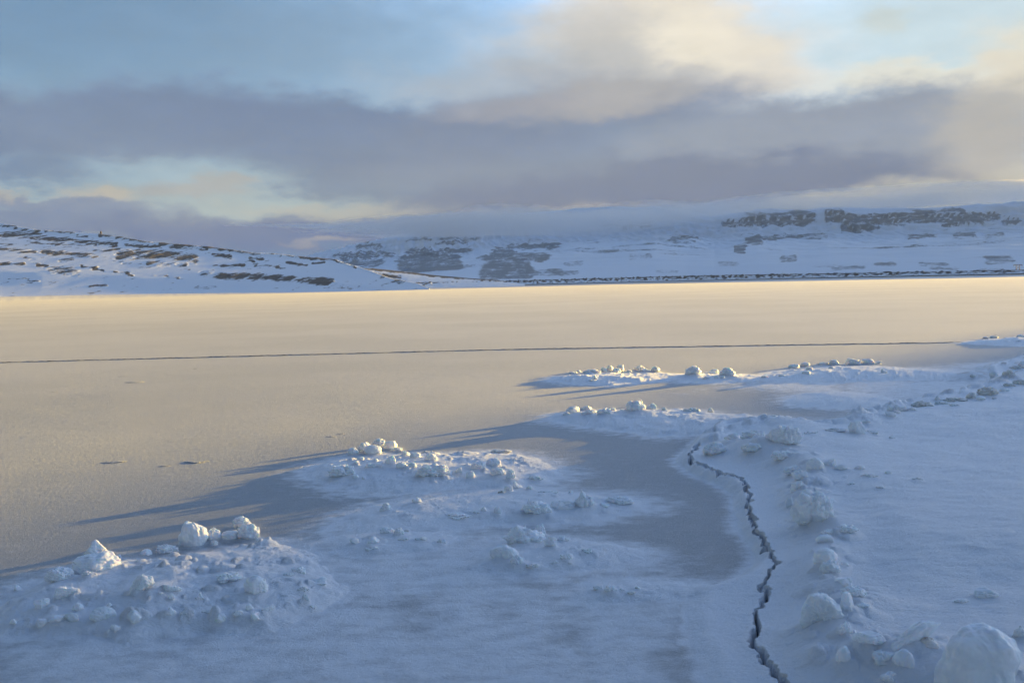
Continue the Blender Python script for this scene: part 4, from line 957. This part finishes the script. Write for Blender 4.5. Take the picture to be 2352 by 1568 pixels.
# ------------------------------------------------------------------ shore hill out of the picture on the right: it shades the shore and the near ice
def shade_hill():
    F0 = np.array([141.2, 175.3]); v = np.array([0.958, -0.287]); p = np.array([0.287, 0.958])
    a = np.linspace(0, 240, 150); c = np.linspace(-1, 1, 61); A_, C_ = np.meshgrid(a, c)
    h = 0.302 * A_ * (1 + 0.04 * fbm(A_ / 20, C_ * 0, 3, 801)); hw = np.maximum(h * 2.2, 0.5)
    X = F0[0] + v[0] * A_ + p[0] * C_ * hw; Y = F0[1] + v[1] * A_ + p[1] * C_ * hw
    Z = h * (1 - sstep(0, 1, np.abs(C_))) + 0.02 * h * fbm(X / 9, Y / 9, 4, 802) - 0.2 + 0.3 * (1 - np.abs(C_))
    V = np.stack([X, Y, Z], -1).reshape(-1, 3)
    o = make_mesh('shore_hill', V, grid_faces(61, 150), MAT_LAND, True, {'rock': np.zeros(V.shape[0])})
    link(o); tag(o, 'rounded snow hill rising behind the shore on the right', 'hill', kind='structure')
shade_hill()

def massif(A, R):  # unseen mountain added outside the frame to shade the cloud bank and left hill
    X = R * np.radians(A)
    prof = sstep(27.6, 29, A) * (1 - sstep(40, 44, A)); t = sstep(5600, 6500, R) * (1 - sstep(7900, 8700, R))
    z = 820 * prof * t + 60 * fbm(X / 500, R / 500, 5, 850) * prof * t - 8
    return z, np.clip(0.5 + fbm(X / 200, z / 30, 4, 851), 0, 1) * 0.6 * t
land_sheet('cloud_shade_massif', 27.4, 45, 0.25, np.linspace(5500, 8800, 80), massif, 'unseen snowy massif added beyond the right hand mountains to shade the cloud bank', 'mountain', MAT_FAR)

# ------------------------------------------------------------------ low cloud lying on the mountain tops, and the air itself
def volume_mat(name, color, density, g, fade=None):
    m = bpy.data.materials.new(name); m.use_nodes = True; nt = m.node_tree; nt.nodes.clear()
    out = nt.nodes.new('ShaderNodeOutputMaterial'); v = nt.nodes.new('ShaderNodeVolumePrincipled')
    v.inputs['Color'].default_value = (*color, 1); v.inputs['Density'].default_value = density; v.inputs['Anisotropy'].default_value = g
    if fade:
        geo = nt.nodes.new('ShaderNodeNewGeometry').outputs['Position']; sp = nt.nodes.new('ShaderNodeSeparateXYZ'); nt.links.new(geo, sp.inputs[0])
        n = tex_noise(nt, geo, 0.0035, 5, 0.6)
        a = nt.nodes.new('ShaderNodeMath'); a.operation = 'MULTIPLY'
        nt.links.new(mapr(nt, sp.outputs[2], fade[0], fade[1], 1, 0), a.inputs[0]); nt.links.new(mapr(nt, n.outputs[0], 0.30, 0.62, 0.15 * density, density), a.inputs[1])
        nt.links.new(a.outputs[0], v.inputs['Density'])
    nt.links.new(v.outputs[0], out.inputs['Volume']); return m
def cloud_bank():
    na, nr = 260, 60
    az = np.linspace(-16, 33, na); rr = np.linspace(2500, 5300, nr); A, R = np.meshgrid(az, rr); A0 = A; A = A + 7.0 * (R - 2500) / 2800 * (33 - A) / 49
    X = R * np.sin(np.radians(A)); Y = R * np.cos(np.radians(A))
    base = np.interp(A, [c[0] for c in CB], [c[1] for c in CB]) * np.minimum(R, 3700) + CAMH
    base = base + 26 * fbm(X / 420, Y / 420, 5, 901, 0.6) + 0.012 * (R - 3500)
    e = sstep(0, 0.22, (A0 + 16) / 49) * (1 - sstep(0.9, 1.0, (A0 + 16) / 49)) * sstep(0, 0.35, (R - 2500) / 2800) * (1 - sstep(0.93, 1.0, (R - 2500) / 2800))
    top_ = np.interp(A, [c[0] for c in CT], [c[1] for c in CT]) * 3900 + CAMH
    th = np.maximum(top_ - np.interp(A, [c[0] for c in CB], [c[1] for c in CB]) * 3700, 20) * e * (1 + 0.7 * fbm(X / 350 + 9, Y / 350, 5, 902, 0.6))
    base = base + (1 - e) * 60
    V = np.concatenate([np.stack([X, Y, base], -1).reshape(-1, 3), np.stack([X, Y, base + th + 1.0], -1).reshape(-1, 3)])
    F = grid_faces(nr, na); n = na * nr
    side = []
    rim = [j for j in range(na)] + [i * na + na - 1 for i in range(1, nr)] + [(nr - 1) * na + j for j in range(na - 2, -1, -1)] + [i * na for i in range(nr - 2, 0, -1)]
    for k in range(len(rim)):
        a, b = rim[k], rim[(k + 1) % len(rim)]; side.append((a, b, b + n, a + n))
    Fa = np.concatenate([F[:, ::-1], F + n, np.array(side)])
    o = make_mesh('low_cloud', V, Fa, volume_mat('low cloud', (0.97, 0.93, 0.90), 0.0036, 0.1, (190, 330)), True)
    link(o); tag(o, 'soft grey cloud bank draped over the mountain tops', 'cloud', kind='stuff')
CT = elev_curve([(700, 548), (900, 520), (1100, 488), (1300, 494), (1500, 488), (1700, 472), (1900, 466), (2100, 456), (2352, 436), (2500, 430)])
CB = elev_curve([(700, 560), (900, 545), (1000, 540), (1150, 540), (1300, 545), (1500, 528), (1640, 506), (1750, 488), (1900, 482), (2100, 474), (2352, 460), (2500, 455)])
cloud_bank()
def haze():
    bm = [(-2600, -300, -3.5), (6400, -300, -3.5), (6400, 8000, -3.5), (-2600, 8000, -3.5)]
    V = bm + [(x, y, 900) for x, y, z in bm]
    F = [(3, 2, 1, 0), (4, 5, 6, 7), (0, 1, 5, 4), (1, 2, 6, 5), (2, 3, 7, 6), (3, 0, 4, 7)]
    o = make_mesh('haze', V, F, volume_mat('haze', (0.62, 0.78, 1.0), 0.000016, 0.0), False)
    link(o); tag(o, 'thin bluish winter haze', 'haze', kind='stuff')
haze()
